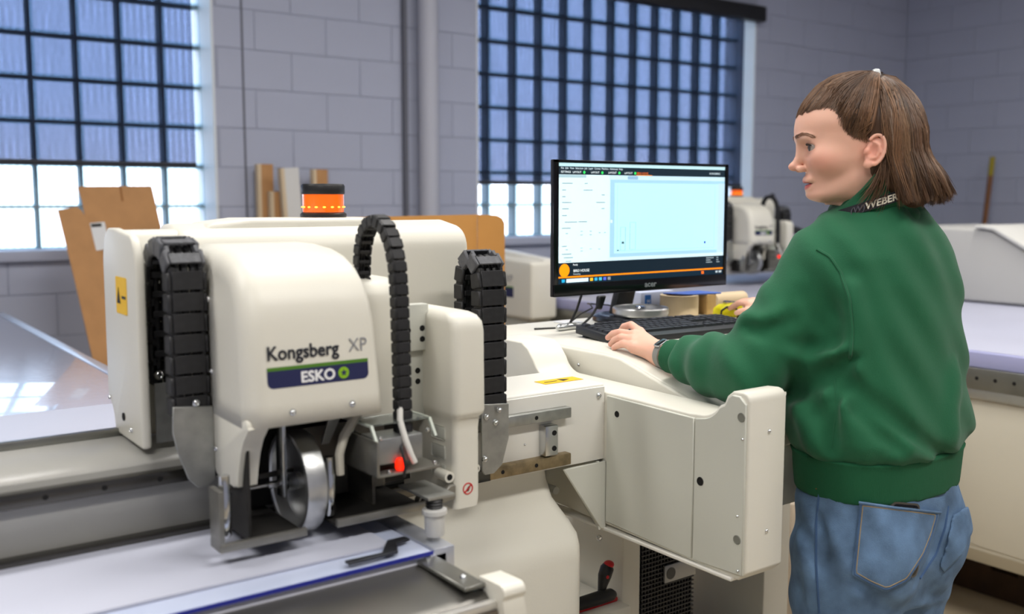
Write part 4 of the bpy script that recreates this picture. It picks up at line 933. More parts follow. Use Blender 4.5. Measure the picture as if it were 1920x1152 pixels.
def surfnet(fn, lo, hi, h):
    lo = np.asarray(lo, float); n = (np.ceil((np.asarray(hi, float)-lo)/h/4).astype(int)*4)+1
    F = np.empty(n, np.float32); nb = (n-1)//4
    bc = np.stack(np.meshgrid(*[np.arange(m)*4+2 for m in nb], indexing='ij'), -1).reshape(-1, 3)
    dc = fn(lo+bc*h)
    Fb = dc.reshape(nb)
    F[:] = 1.0
    F[:-1, :-1, :-1] = np.where(np.repeat(np.repeat(np.repeat(Fb, 4, 0), 4, 1), 4, 2) < 0, -1., 1.)
    near = np.abs(dc) < 4*h*2.2
    off = np.stack(np.meshgrid(*[np.arange(5)]*3, indexing='ij'), -1).reshape(-1, 3)
    nb_i = bc[near]-2
    idx = (nb_i[:, None, :]+off[None]).reshape(-1, 3)
    flat = np.unique(np.ravel_multi_index(idx.T, n)); idx = np.stack(np.unravel_index(flat, n), 1)
    val = np.empty(len(idx), np.float32)
    for s in range(0, len(idx), 200000): val[s:s+200000] = fn(lo+idx[s:s+200000]*h)
    F.ravel()[flat] = val
    S = F < 0
    cn = n-1; acc = np.zeros((*cn, 3), np.float32); cnt = np.zeros(cn, np.int16)
    def sl(d): return tuple(slice(d[i], n[i]-1+d[i]) for i in range(3))
    for ax in range(3):
        o1, o2 = [i for i in range(3) if i != ax]
        for a in (0, 1):
            for b_ in (0, 1):
                d0 = [0, 0, 0]; d0[o1] = a; d0[o2] = b_; d1 = list(d0); d1[ax] = 1
                f0, f1 = F[sl(d0)], F[sl(d1)]; m = (f0 < 0) != (f1 < 0)
                ii = np.nonzero(m); t = f0[ii]/(f0[ii]-f1[ii])
                p = np.zeros((len(t), 3), np.float32); p[:, ax] = t; p[:, o1] = a; p[:, o2] = b_
                acc[ii] += p; cnt[ii] += 1
    act = cnt > 0; vid = -np.ones(cn, np.int64); ii = np.nonzero(act); vid[ii] = np.arange(len(ii[0]))
    verts = lo+(np.stack(ii, 1)+acc[ii]/cnt[ii][:, None])*h
    quads = []
    for ax in range(3):
        o1, o2 = [(1, 2), (2, 0), (0, 1)][ax]
        a0 = [slice(1, -1)]*3; a0[ax] = slice(0, -1); a1 = [slice(1, -1)]*3; a1[ax] = slice(1, None)
        s0, s1 = S[tuple(a0)], S[tuple(a1)]
        for flip in (0, 1):
            m = (s0 & ~s1) if not flip else (~s0 & s1)
            jj = np.stack(np.nonzero(m), 1); base = jj.copy(); base[:, o1] += 1; base[:, o2] += 1
            def c(d1, d2):
                q_ = base.copy(); q_[:, o1] -= d1; q_[:, o2] -= d2; return vid[q_[:, 0], q_[:, 1], q_[:, 2]]
            qd = np.stack([c(1, 1), c(0, 1), c(0, 0), c(1, 0)], 1)
            quads.append(qd if not flip else qd[:, ::-1])
    quads = np.concatenate(quads); quads = quads[(quads >= 0).all(1)]
    return verts, quads
def npmesh(name, verts, faces, mats, color=None):
    me = bpy.data.meshes.new(name); nf, k = faces.shape
    me.vertices.add(len(verts)); me.vertices.foreach_set('co', np.asarray(verts, np.float32).ravel())
    me.loops.add(nf*k); me.loops.foreach_set('vertex_index', faces.astype(np.int32).ravel())
    me.polygons.add(nf); me.polygons.foreach_set('loop_start', np.arange(nf, dtype=np.int32)*k); me.polygons.foreach_set('loop_total', np.full(nf, k, np.int32))
    me.polygons.foreach_set('use_smooth', np.ones(nf, bool)); me.update(calc_edges=True); me.validate()
    for m in (mats if isinstance(mats, (list, tuple)) else [mats]): me.materials.append(m)
    if color is not None:
        at_ = me.color_attributes.new('tone', 'FLOAT_COLOR', 'POINT'); c4 = np.ones((len(verts), 4), np.float32); c4[:, :3] = color; at_.data.foreach_set('color', c4.ravel())
    return me
def sdfobj(name, fn, lo, hi, h, m, parent, color=None, relax=0):
    v, q = surfnet(fn, lo, hi, h)
    if relax:
        for _ in range(relax):
            s = np.zeros_like(v); c = np.zeros(len(v))
            for a, b_ in ((0, 1), (1, 2), (2, 3), (3, 0)):
                np.add.at(s, q[:, a], v[q[:, b_]]); np.add.at(c, q[:, a], 1); np.add.at(s, q[:, b_], v[q[:, a]]); np.add.at(c, q[:, b_], 1)
            v = v*.5+.5*s/c[:, None]
    return link(name, npmesh(name, v, q, m, color(v) if color else None), parent)
def grad(fn, P, e=1e-3):
    g = np.stack([fn(P+V(*(e if i == k else 0 for k in range(3))))-fn(P-V(*(e if i == k else 0 for k in range(3)))) for i in range(3)], 1)
    return g/(np.linalg.norm(g, axis=1)[:, None]+1e-9)
# view rays only serve to lay seams and folds on the finished body surface
_F2 = V(math.cos(CAM_AZ), math.sin(CAM_AZ), 0); _R = V(math.sin(CAM_AZ), -math.cos(CAM_AZ), 0); _F = _F2*math.cos(CAM_PITCH)-V(0, 0, 1)*math.sin(CAM_PITCH); _U = np.cross(_R, _F); _C = V(0, 0, CAM_H)
def trace(fn, pts, n=14):
    """densify a polyline and drop it on the surface of fn"""
    pts = np.asarray(pts, float); seg = np.r_[0, np.cumsum(np.linalg.norm(np.diff(pts, axis=0), axis=1))]
    s = np.linspace(0, seg[-1], n); xy = np.stack([np.interp(s, seg, pts[:, i]) for i in (0, 1)], 1)
    D = _F+_R*((xy[:, :1]-960)/FPX)-_U*((xy[:, 1:]-576)/FPX); D /= np.linalg.norm(D, axis=1)[:, None]
    t = np.full(n, 1.2)
    for _ in range(90): t = t+np.clip(fn(_C+D*t[:, None])*.7, -.05, .05)
    return _C+D*t[:, None]
def proj(P):
    d = P-_C; t = d @ _F; return 960+FPX*(d @ _R)/t, 576-FPX*(d @ _U)/t, t
def polysdf(x, y, poly):
    poly = np.asarray(poly, float); d = np.full(x.shape, 1e18); s = np.ones(x.shape); n = len(poly)
    for i in range(n):
        a, b_ = poly[i], poly[i-1]; ex, ey = b_-a; wx, wy = x-a[0], y-a[1]
        h = np.clip((wx*ex+wy*ey)/(ex*ex+ey*ey), 0, 1); d = np.minimum(d, (wx-ex*h)**2+(wy-ey*h)**2)
        c1, c2, c3 = y >= a[1], y < b_[1], ex*wy > ey*wx
        s = np.where((c1 & c2 & c3) | (~c1 & ~c2 & ~c3), -s, s)
    return s*np.sqrt(d)

# ---------------------------------------------------------------- the operator
person = thing('person', (1.61, 1.06, 0), 'person in a green sweatshirt and blue jeans standing at the console, typing with left hand', 'person')
def vcol_mat(name, rough, sss=0, noise=None, bump=None, sheen=0):
    m = mat(name, '#808080', rough, sss=sss, bump=bump, sheen=sheen); t = m.node_tree; b_ = t.nodes['Principled BSDF']
    a = t.nodes.new('ShaderNodeAttribute'); a.attribute_name = 'tone'; t.links.new(a.outputs['Color'], b_.inputs['Base Color']); return m
skin = vcol_mat('skin', .48, sss=.12, bump=(500, .05))
SK = np.array(lin('#e6b49d')); SKP = np.array(lin('#e0927e')); LIP = np.array(lin('#c25f5c'))
fleece = mat('green_fleece', '#125a39', .85, noise=(9, .035), bump=(700, .35), sheen=.1)
rib = mat('green_ribbed_knit', '#125535', .9, bump=(160, .5, (6, 6, .3)))
denim = mat('blue_denim', '#5c7898', .85, noise=(22, .32), bump=(420, .6, (1, 1, 3)))
denim_d = mat('dark_denim_stitch', '#3f5a80', .85); thread = mat('gold_thread', '#a08a62', .8)

BF, BLf = V(-.035, .9994, 0), V(-.9994, -.035, 0)
KZ = [.905, .95, .985, .998, 1.02, 1.06, 1.14, 1.22, 1.29, 1.34, 1.375, 1.40, 1.43, 1.47]
KX = [1.612, 1.612, 1.612, 1.612, 1.612, 1.613, 1.616, 1.62, 1.622, 1.622, 1.622, 1.622, 1.618, 1.615]
KY = [1.057, 1.057, 1.057, 1.057, 1.057, 1.058, 1.062, 1.068, 1.075, 1.08, 1.084, 1.088, 1.09, 1.092]
KA_ = [.167, .172, .175, .187, .194, .192, .183, .178, .172, .158, .128, .096, .072, .060]
KF = [.122, .126, .128, .142, .148, .146, .140, .136, .124, .108, .092, .078, .064, .055]
KB = [.108, .110, .112, .123, .128, .123, .112, .108, .105, .098, .090, .082, .068, .058]
def torso0(P):
    z = np.clip(P[:, 2], KZ[0], KZ[-1]); f = lambda v: np.interp(z, KZ, v)
    x, y = P[:, 0]-f(KX), P[:, 1]-f(KY); l = x*BLf[0]+y*BLf[1]; d = x*BF[0]+y*BF[1]
    a = f(KA_); b_ = np.where(d > 0, f(KF), f(KB)); n = 2.35
    q_ = (np.abs(l/a)**n+np.abs(d/b_)**n)**(1/n)
    return np.maximum((q_-1)*np.minimum(a, b_)*.92, np.maximum(KZ[0]-P[:, 2], P[:, 2]-KZ[-1]))
S_L, E_L, W_L = V(1.512, 1.108, 1.325), V(1.390, 1.185, 1.132), V(1.401, 1.392, 1.130)
S_R, E_R, W_R = V(1.735, 1.105, 1.325), V(1.86, 1.36, 1.16), V(2.03, 1.66, 1.150)
wob = lambda P: .0035*np.sin(P[:, 0]*41+P[:, 2]*29)*np.sin(P[:, 1]*37-P[:, 2]*31+1)+.0022*np.sin(P[:, 0]*73-P[:, 1]*66+P[:, 2]*58)
def sleeve(P, S, E, Wr):
    d = cap(P, S, E, .072, .065)
    mid = E+(Wr-E)*.42
    d = smin(d, cap(P, E, mid, .062, .050), .03)
    d = smin(d, cap(P, mid, E+(Wr-E)*.62, .050, .044), .02)
    c = E+(Wr-E)*.74; ax = (Wr-E)/np.linalg.norm(Wr-E)
    # bunched cloth above the cuff
    for t_, r_, w_, tx_, tz_ in ((.72, .042, .013, .5, -.3), (.44, .050, .018, -.45, .3)):
        cc = E+(Wr-E)*t_; p = P-cc; an = ax+V(tx_, 0, tz_)*.7; an /= np.linalg.norm(an); h_ = p @ an; rad = np.linalg.norm(p-h_[:, None]*an, axis=1)
        d = smin(d, np.hypot(rad-(r_-.010), h_)-w_, .028)
    return d
def cuff(P, E, Wr):
    a, b_ = E+(Wr-E)*.72, E+(Wr-E)*1.02
    return cap(P, a, b_, .037, .0335)
def sweater0(P):
    d = torso0(P)
    d = smin(d, cap(P, S_L+V(.06, 0, .02), S_L, .075, .072), .05); d = smin(d, cap(P, S_R-V(.06, 0, -.02), S_R, .075, .072), .05)
    d = smin(d, sleeve(P, S_L, E_L, W_L), .022)
    dr = sleeve(P, S_R, E_R, W_R); d = smin(d, dr, .03)
    return d
# folds: (polyline on the surface, radius, depth sign)
VALLEY = [([(1480, 745), (1540, 712), (1600, 672)], .010), ([(1566, 699), (1625, 752), (1697, 805), (1775, 858)], .012), ([(1396, 613), (1425, 622), (1458, 615), (1490, 600)], .009),
          ([(1570, 712), (1562, 780), (1557, 845)], .005), ([(1600, 760), (1650, 815), (1690, 845)], .008), ([(1500, 545), (1530, 600), (1560, 640)], .007), ([(1470, 640), (1520, 655), (1570, 640)], .007)]
RIDGE = [([(1575, 735), (1640, 790), (1710, 835), (1790, 868)], .011), ([(1402, 598), (1430, 606), (1462, 598)], .008), ([(1500, 760), (1520, 800), (1530, 845)], .008), ([(1480, 655), (1530, 670), (1575, 660)], .007), ([(1600, 540), (1606, 620), (1600, 690)], .004), ([(1790, 690), (1780, 760), (1785, 820)], .008)]
FV = [(trace(sweater0, p, 10), r) for p, r in VALLEY]; FR = [(trace(sweater0, p, 10), r) for p, r in RIDGE]
FD = _F
def sweater(P):
    d = sweater0(P)+wob(P)
    for pts, r in FR:
        q_ = pts+FD*(r*.62); d = smin(d, chainsdf(P, q_+FD*r*.3, [r*.6]+[r*1.4]*8+[r*.6]), .030)
    for pts, r in FV:
        q_ = pts-FD*(r*.15); d = smax(d, -chainsdf(P, q_, [r*.3]+[r]*8+[r*.3]), .022)
    return d
def neck_hole(P): return cap(P, (1.612, 1.09, 1.385), (1.600, 1.098, 1.55), .055)
sw = sdfobj('sweatshirt', lambda P: smax(np.maximum(sweater(P), .984-P[:, 2]+.004*np.sin(P[:, 0]*20)), -neck_hole(P), .006), (1.28, .86, .96), (2.06, 1.70, 1.48), .0062, fleece, person, relax=2)
# ribbed hem and cuffs
def hem(P): return np.maximum(np.maximum(np.abs(torso0(P)+.004)-.006, P[:, 2]-.990), (.918-.12*(P[:, 1]-1.06)*0)-P[:, 2])
sdfobj('hem_band', lambda P: hem(P)-.002, (1.38, .88, .895), (1.84, 1.24, 1.02), .0055, rib, sw, relax=1)
ck = lambda E, Wr: (lambda P: np.maximum(cuff(P, E, Wr), -(cap(P, E, Wr+(Wr-E)*.3, .0285))))
axL = (W_L-E_L)/np.linalg.norm(W_L-E_L)
sdfobj('cuff', lambda P: smax(ck(E_L, W_L)(P), (P-W_L) @ axL-.004, .004), W_L-.12, W_L+.08, .003, rib, sw, relax=1)
axR = (W_R-E_R)/np.linalg.norm(W_R-E_R)
sdfobj('cuff', lambda P: smax(ck(E_R, W_R)(P), (P-W_R) @ axR-.004, .004), W_R-.12, W_R+.08, .004, rib, sw, relax=1)
# stand-up collar
CA, CB = V(1.615, 1.090, 1.385), V(1.590, 1.102, 1.475)
def collar(P):
    ax = (CB-CA)/np.linalg.norm(CB-CA); p = P-CA; h_ = p @ ax; q_ = p-h_[:, None]*ax
    HFc = V(-.78, .62, 0); fo = q_ @ HFc; rad = np.linalg.norm(q_*V(1, 1, 1), axis=1)
    R_ = .073+.006*np.sin(h_*150)*.5-.05*h_-.006*sstep(fo, 0, .07)
    topz = .112-.056*sstep(fo, -.02, .075)
    d = np.abs(rad-R_)-.006
    return smax(smax(d, h_-topz, .006), -.02-h_, .004)
sdfobj('collar', collar, (1.49, .98, 1.36), (1.72, 1.21, 1.52), .003, fleece, sw, relax=1)
# seams
def seam(name, fn, pts, r, m, parent, n=30):
    return B().tube([tuple(p) for p in trace(fn, pts, n)], r, 6).build(name, m, parent)
seam('shoulder_seam', sweater, [(1532, 468), (1556, 482), (1576, 512), (1592, 560), (1598, 620), (1594, 672)], .0032, fleece, sw)
seam('side_seam', sweater, [(1566, 712), (1568, 780), (1560, 840)], .0018, fleece, sw, 16)

# ---------------------------------------------------------------- jeans
JZ = [.66, .72, .76, .80, .85, .90, .96]; JA = [.168, .172, .176, .180, .181, .176, .168]; JF = [.105, .112, .116, .118, .120, .118, .116]; JB = [.075, .088, .102, .112, .116, .113, .106]
def hips(P):
    z = np.clip(P[:, 2], JZ[0], JZ[-1]); f = lambda v: np.interp(z, JZ, v); x, y = P[:, 0]-1.612, P[:, 1]-1.057
    l = x*BLf[0]+y*BLf[1]; d = x*BF[0]+y*BF[1]; a = f(JA); b_ = np.where(d > 0, f(JF), f(JB)); n = 2.3
    q_ = (np.abs(l/a)**n+np.abs(d/b_)**n)**(1/n)
    return np.maximum((q_-1)*np.minimum(a, b_)*.92, np.maximum(.70-P[:, 2], P[:, 2]-.955))
def leg(P, s):
    h0 = V(1.612, 1.057, 0)+BLf*s*.088
    a, k, n_ = h0+V(0, .0, .78), h0+V(.0, .03, .47)+BLf*s*.01, h0+V(0, -.005, .09)+BLf*s*.015
    return smin(cap(P, a, k, .096, .072), cap(P, k, n_, .072, .062), .04)
def jeans0(P):
    d = smin(hips(P), leg(P, 1), .03); d = smin(d, leg(P, -1), .03)
    for s in (1, -1): d = smin(d, ell(P, V(1.612, 1.057, .815)+BLf*s*.082-BF*.044, (.083, .078, .095)), .03)
    return d
JV = [([(1597, 1085), (1630, 1112), (1665, 1140), (1700, 1150)], .008), ([(1530, 965), (1545, 1020), (1540, 1080)], .005), ([(1770, 975), (1752, 1040), (1715, 1100)], .007)]
JR = [([(1560, 985), (1590, 1060), (1625, 1125)], .009), ([(1500, 1000), (1520, 1060), (1525, 1140)], .008)]
JVt = [(trace(jeans0, p, 10), r) for p, r in JV]; JRt = [(trace(jeans0, p, 10), r) for p, r in JR]
def jeans(P):
    d = jeans0(P)+.6*wob(P*1.1)
    for pts, r in JRt: d = smin(d, chainsdf(P, pts+FD*r*.7, [r*.4]+[r]*8+[r*.4]), .018)
    for pts, r in JVt: d = smax(d, -chainsdf(P, pts-FD*r*.4, [r*.3]+[r]*8+[r*.3]), .016)
    return smax(d, .085-P[:, 2], .01)
jn = sdfobj('jeans', jeans, (1.38, .84, .06), (1.86, 1.24, .97), .0072, denim, person, relax=1)
POCK = [(1611, 941), (1763, 960), (1752, 1000), (1735, 1042), (1702, 1092), (1661, 1112), (1628, 1098), (1597, 1080)]
def pocket(P, poly, th=.0035, tmax=1.86):
    x, y, t = proj(P); d2 = polysdf(x, y, poly)/1050.
    return smax(smax(np.abs(jeans(P)-.001)-th, d2, .002), t-tmax, .001)
pk = sdfobj('back_pocket', lambda P: pocket(P, POCK), (1.42, .86, .72), (1.72, 1.12, .95), .0036, denim, jn, relax=1)
POCK2 = [(1786, 966), (1830, 940), (1830, 985), (1805, 1040), (1770, 1076), (1762, 1062), (1776, 1015)]
sdfobj('back_pocket', lambda P: pocket(P, POCK2, .0035, 1.95), (1.60, .84, .72), (1.82, 1.06, .95), .0045, denim, jn, relax=1)
jp = lambda P: np.minimum(jeans(P), pocket(P, POCK))
def inset(poly, k, c=(1680, 1020)): return [(c[0]+(x-c[0])*k, c[1]+(y-c[1])*k) for x, y in poly]
pin = inset(POCK, .95)
seam('pocket_stitch', jp, pin+[pin[0]], .0011, denim_d, pk, 60); pin = inset(POCK, .90); seam('pocket_stitch', jp, pin+[pin[0]], .0008, thread, pk, 60)
seam('pocket_hem', jp, [(1611, 943), (1680, 953), (1763, 962)], .0028, denim, pk, 30)
seam('side_seam', jeans, [(1537, 915), (1530, 980), (1530, 1060), (1536, 1150)], .0022, denim_d, jn, 30)
seam('centre_seam', jeans, [(1778, 950), (1772, 990), (1755, 1040), (1725, 1085)], .0022, denim_d, jn, 24)
rv = trace(jeans, [(1533, 916), (1534, 917)], 2)[0]
B().ball(tuple(rv), .0042, seg=10).build('rivet', mat('copper_rivet', '#a5603c', .35, .9), jn)
# phone in the pocket: a thing of its own
pp_ = trace(jp, [(1660, 950), (1722, 956)], 2); pc_ = pp_.mean(0); pr = (pp_[1]-pp_[0])/np.linalg.norm(pp_[1]-pp_[0]); gn = grad(jeans, pc_[None])[0]
tu = V(0, 0, 1)-gn*gn[2]; tu /= np.linalg.norm(tu); PhM = frame(Vector(pc_-tu*.0535), Vector(pr-gn*(pr @ gn)), Vector(tu))
ph = thing('mobile_phone', (0, 0, 0), 'dark mobile phone sticking out of the back jeans pocket', 'phone', M=PhM)
def bent(name, w_, h_, z0, z1, m):
    b = bmesh.new(); nx_, ny_ = 8, 10; grid = {}
    for iz, zz in enumerate((z0, z1)):
        for i in range(nx_+1):
            for j in range(ny_+1):
                x, y = (i/nx_-.5)*w_, (j/ny_-.5)*h_
                cx, cy = max(abs(x)-(w_/2-.011), 0), max(abs(y)-(h_/2-.011), 0); l_ = math.hypot(cx, cy)
                if l_ > .011: x -= math.copysign(cx*(1-.011/l_), x); y -= math.copysign(cy*(1-.011/l_), y)
                p = V(*(PhM @ Vector((x, y, 0))))
                for _ in range(3): p = p-gn*float(jeans(p[None])[0])
                grid[iz, i, j] = b.verts.new(p+gn*zz)
    for i in range(nx_):
        for j in range(ny_):
            for iz in (0, 1): b.faces.new([grid[iz, i+a_, j+c_] for a_, c_ in ((0, 0), (1, 0), (1, 1), (0, 1))])
    ring = [(i, 0) for i in range(nx_)]+[(nx_, j) for j in range(ny_)]+[(i, ny_) for i in range(nx_, 0, -1)]+[(0, j) for j in range(ny_, 0, -1)]
    for k in range(len(ring)):
        a_, c_ = ring[k], ring[(k+1) % len(ring)]; b.faces.new((grid[(0,)+a_], grid[(0,)+c_], grid[(1,)+c_], grid[(1,)+a_]))
    me = B().add(b).mesh(name, m); me.transform(PhM.inverted()); return link(name, me, ph, PhM)
bent('case', .066, .125, .0003, .0031, mat('clear_brown_case', '#4a463f', .3)); bent('screen', .060, .119, .0031, .0034, gloss)
# shoes
for s in (1, -1):
    h0 = V(1.612, 1.057, 0)+BLf*s*.103
    sdfobj('shoe', lambda P: smax(smin(cap(P, h0+V(0, -.03, .055), h0+V(0, .02, .06), .048), cap(P, h0+V(0, .0, .04), h0+V(0, .15, .03), .046, .038), .03), .002-P[:, 2], .006), h0+V(-.08, -.12, -.01), h0+V(.08, .22, .14), .006, mat('dark_shoe', '#2a2b2e', .6), person)

# ---------------------------------------------------------------- head
HO = V(1.580, 1.101, 1.520); HA = math.radians(135.0); hp_ = math.radians(0)
HFw = V(math.cos(HA)*math.cos(hp_), math.sin(HA)*math.cos(hp_), math.sin(hp_)); HL = V(-math.sin(HA), math.cos(HA), 0); HU = np.cross(HFw, HL)
HR = np.stack([HFw, HL, HU], 1)                     # local (forward, left, up) -> world
tl_ = lambda P: (P-HO) @ HR
tw_ = lambda p: HO+np.asarray(p, float) @ HR.T
HZ = [-.086, -.083, -.0785, -.075, -.0665, -.05, -.035, -.010, .008, .025, .045, .070, .090, .110, .124, .134, .139]
Hf = [.050, .070, .0835, .0890, .0878, .0905, .0945, .1020, .1065, .1165, .1190, .1160, .1060, .0860, .060, .034, .010]
Hb = [.030, .010, -.005, -.015, -.025, -.040, -.055, -.068, -.080, -.088, -.093, -.094, -.088, -.072, -.050, -.025, -.001]
Hw = [.012, .023, .031, .0370, .0410, .0475, .0535, .0625, .0655, .0675, .0690, .0715, .0700, .0610, .047, .029, .008]
def cran(p):
    u = np.clip(p[:, 2], HZ[0], HZ[-1]); F_ = smoothknots(u, HZ, Hf); Bk = smoothknots(u, HZ, Hb); W_ = smoothknots(u, HZ, Hw)
    c = Bk+(F_-Bk)*.42; dx = p[:, 0]-c; rx = np.where(dx > 0, F_-c, c-Bk); n = 2.25
    q_ = (np.abs(dx/rx)**n+np.abs(p[:, 1]/W_)**n)**(1/n)
    lo_ = np.maximum((q_-1)*np.minimum(np.minimum(rx, W_), .07)*.9, -.0905-p[:, 2])
    w = sstep(p[:, 2], .034, .062); return lo_*(1-w)+ell(p, (.012, 0, .045), (.1065, .0725, .0905))*w
EYE = V(.0850, .0325, .0120); ER = .0122
def earsdf(p, s):
    e = p.copy(); e[:, 1] *= s
    # ear frame: tilted slightly back
    c = V(-.008, .0715, .003); a = math.radians(14); q_ = e-c
    x = q_[:, 0]*math.cos(a)+q_[:, 2]*math.sin(a)*1; z = -q_[:, 0]*math.sin(a)+q_[:, 2]*math.cos(a); y = q_[:, 1]-.25*np.maximum(-x+.01, 0)-.003
    Q = np.stack([x, y, z], 1)
    th = np.linspace(-2.0, 2.75, 15); rim = [V(-.015*math.sin(t+PI/2)*1.0*-1*-1 if False else .0155*math.cos(t+PI/2)*1.0, 0, 0) for t in th]
    pts = [V(.0150*math.sin(t)*-1, .004, .0275*math.cos(t)*(1.0 if math.cos(t) > 0 else .92)) for t in np.linspace(-.9, 2.7, 16)]
    d = ell(Q, (0, -.002, 0), (.0145, .0055, .026))
    d = smax(d, -ell(Q, (.0015, .0065, -.002), (.0075, .0065, .013)), .004)
    d = smin(d, chainsdf(Q, pts, [.0032]*16), .003)
    d = smin(d, ell(Q, (.004, .001, -.0255), (.0075, .0042, .0075)), .005)
    d = smin(d, ell(Q, (.0125, .001, -.004), (.004, .004, .006)), .004)
    inner = [V(.004, .0035, .014), V(-.005, .0035, .010), V(-.0075, .0035, .0), V(-.005, .003, -.011), V(.003, .002, -.014)]
    return smin(d, chainsdf(Q, inner, [.0024]*5), .003)
def head(P):
    p = tl_(P); d = cran(p); pa = p.copy(); pa[:, 1] = np.abs(pa[:, 1])
    d = smin(d, ell(pa, (.066, .0420, -.010), (.026, .017, .020)), .024)          # cheek
    d = smin(d, ell(pa, (.0985, .020, .0270), (.012, .022, .0065)), .012)            # brow ridge
    d = smin(d, ell(p, (.0760, 0, -.0720), (.0165, .018, .0120)), .012)             # chin
    d = smin(d, cap(pa, (.012, .0455, -.046), (.066, .018, -.0745), .0075), .020)     # jaw
    d = smax(d, -ell(pa, (.1120, .0330, .0090), (.018, .0205, .0135)), .012)        # eye socket
    d = smin(d, chainsdf(p, [V(.1050, 0, .010), V(.1080, 0, -.006), V(.1150, 0, -.0195)], [.0075, .0074, .0080]), .010)   # nose
    d = smin(d, ell(p, (.1175, 0, -.0220), (.0098, .0086, .0072)), .005)
    d = smin(d, ell(pa, (.1050, .0112, -.0260), (.0088, .0060, .0062)), .005)       # wings
    d = smax(d, -ell(pa, (.1090, .0062, -.0310), (.0050, .0030, .0028)), .003)      # nostrils
    d = smin(d, ell(p, (.0880, 0, -.0455), (.0125, .0240, .0075)), .008)            # upper lip
    d = smin(d, ell(p, (.0945, 0, -.0490), (.0055, .0190, .0034)), .003)
    d = smin(d, ell(p, (.0870, 0, -.0605), (.0095, .0180, .0060)), .006)            # lower lip
    mu = p[:, 2]+.0530-.10*np.abs(p[:, 1])**1*.55
    d = smax(d, -(np.sqrt(((p[:, 0]-.096)/.014)**2+(p[:, 1]/.0255)**2+(mu/.0013)**2)-1)*.0013, .002)
    # eyelids round the eyeball, open as a slit
    lid = ell(pa, EYE, (ER+.0022,)*3); sl = np.sqrt(((pa[:, 0]-EYE[0]-.010)/.012)**2+((pa[:, 1]-EYE[1]-.0025)/.0165)**2+((pa[:, 2]-EYE[2]+.0004)/.0064)**2)-1
    d = smin(d, smax(lid, -sl*.0056, .0012), .004)
    d = smax(d, -np.maximum(sl*.0056, -(.0)), .0015)
    d = np.minimum(d, np.maximum(ell(pa, EYE, (ER-.0012,)*3), -1)) if False else d
    d = smin(d, smin(earsdf(p, 1), earsdf(p, -1), .001), .004)
    d = smin(d, cap(p, (-.020, 0, -.045), (-.045, 0, -.17), .050, .054), .030)     # neck
    return d
def headcol(v):
    p = tl_(v); n = len(v); c = np.repeat(SK[None], n, 0); al = np.abs(p[:, 1])
    def mixc(col, w): 
        nonlocal c; c = c*(1-w[:, None])+np.asarray(col)*w[:, None]
    g = lambda ctr, r: np.exp(-(((np.stack([p[:, 0], al, p[:, 2]], 1)-V(*ctr))/V(*r))**2).sum(1))
    mixc(SKP, .55*g((.078, .050, -.018), (.03, .03, .024))); mixc(SKP, .6*g((.122, 0, -.025), (.014, .014, .012))); mixc(SKP, .75*g((-.008, .076, .0), (.025, .014, .03))); mixc(SKP, .35*g((.082, 0, -.078), (.02, .03, .016)))
    mixc(np.array(lin('#c98f7a')), .6*g((.098, .032, .008), (.012, .018, .011)))
    mixc(LIP, .95*sstep(1-np.sqrt((p[:, 1]/.0235)**2+((p[:, 2]+.0545)/.0115)**2+((p[:, 0]-.094)/.016)**2), 0, .32))
    return c
hd = sdfobj('head', head, HO+V(-.17, -.17, -.17), HO+V(.17, .17, .155), .0019, skin, person, color=headcol, relax=1)
for s in (1, -1):
    ec = EYE*V(1, s, 1)
    eb = link('eyeball', B().ball((0, 0, 0), ER, seg=24).mesh('eyeball', mat('eye_white', '#b3aaa3', .2)), hd, Matrix.Translation(Vector(tw_(ec))))
    gd = V(.985, .12, -.06); gd = (HR @ gd)/np.linalg.norm(gd)
    Mi = Matrix.Translation(Vector(tw_(ec))) @ Vector(gd).to_track_quat('Z', 'Y').to_matrix().to_4x4()
    B().lathe([(0, .01252), (.0028, .0126), (.0066, .0110), (.0068, .0102)], n=24).build('iris', mat('brown_iris', '#3a281b', .3), eb, Mi)
    B().lathe([(0, .0128), (.0024, .0127), (.0025, .012)], n=20).build('pupil', mat('pupil_black', '#070606', .1), eb, Mi)
    # lashes and brow
    up = [tw_(ec+V((ER+.0034)*math.cos(a), s*(ER+.0034)*math.sin(a), .0050*math.cos(a*1.15)+.0002)) for a in np.linspace(-.75, 1.05, 12)]
    B().tube([tuple(x) for x in up], [.0005]+[.0014]*10+[.0005], 5).build('lashes', mat('dark_lash', '#2a1c16', .6), hd)
hairm = vcol_mat('brown_hair', .5); hairm.node_tree.nodes['Principled BSDF'].inputs['Anisotropic'].default_value = .5; hairm.node_tree.nodes['Principled BSDF'].inputs['Specular IOR Level'].default_value = .55
def strands(name, paths, radii, cols, parent, k=3):
    """paths: (N, n, 3) array of strand points -> one mesh of thin tapering tubes"""
    N, n, _ = paths.shape; t = np.gradient(paths, axis=1); t /= np.linalg.norm(t, axis=2, keepdims=True)+1e-9
    ref = V(.3, .5, .81); a = np.cross(t, ref); a /= np.linalg.norm(a, axis=2, keepdims=True)+1e-9; b_ = np.cross(t, a)
    ang = np.arange(k)*2*PI/k; r = radii[:, None]*np.interp(np.linspace(0, 1, n), [0, .25, .75, 1], [.25, 1, .9, .15])[None]
    v = paths[:, :, None]+(a[:, :, None]*np.cos(ang)[None, None, :, None]+b_[:, :, None]*np.sin(ang)[None, None, :, None])*r[:, :, None, None]
    base = (np.arange(N)[:, None]*n+np.arange(n-1)[None])*k; j = np.arange(k); jn_ = (j+1) % k
    f = np.stack([base[..., None]+j, base[..., None]+jn_, base[..., None]+k+jn_, base[..., None]+k+j], -1).reshape(-1, 4)
    return link(name, npmesh(name, v.reshape(-1, 3), f, hairm, np.repeat(cols, n*k, 0)), parent)
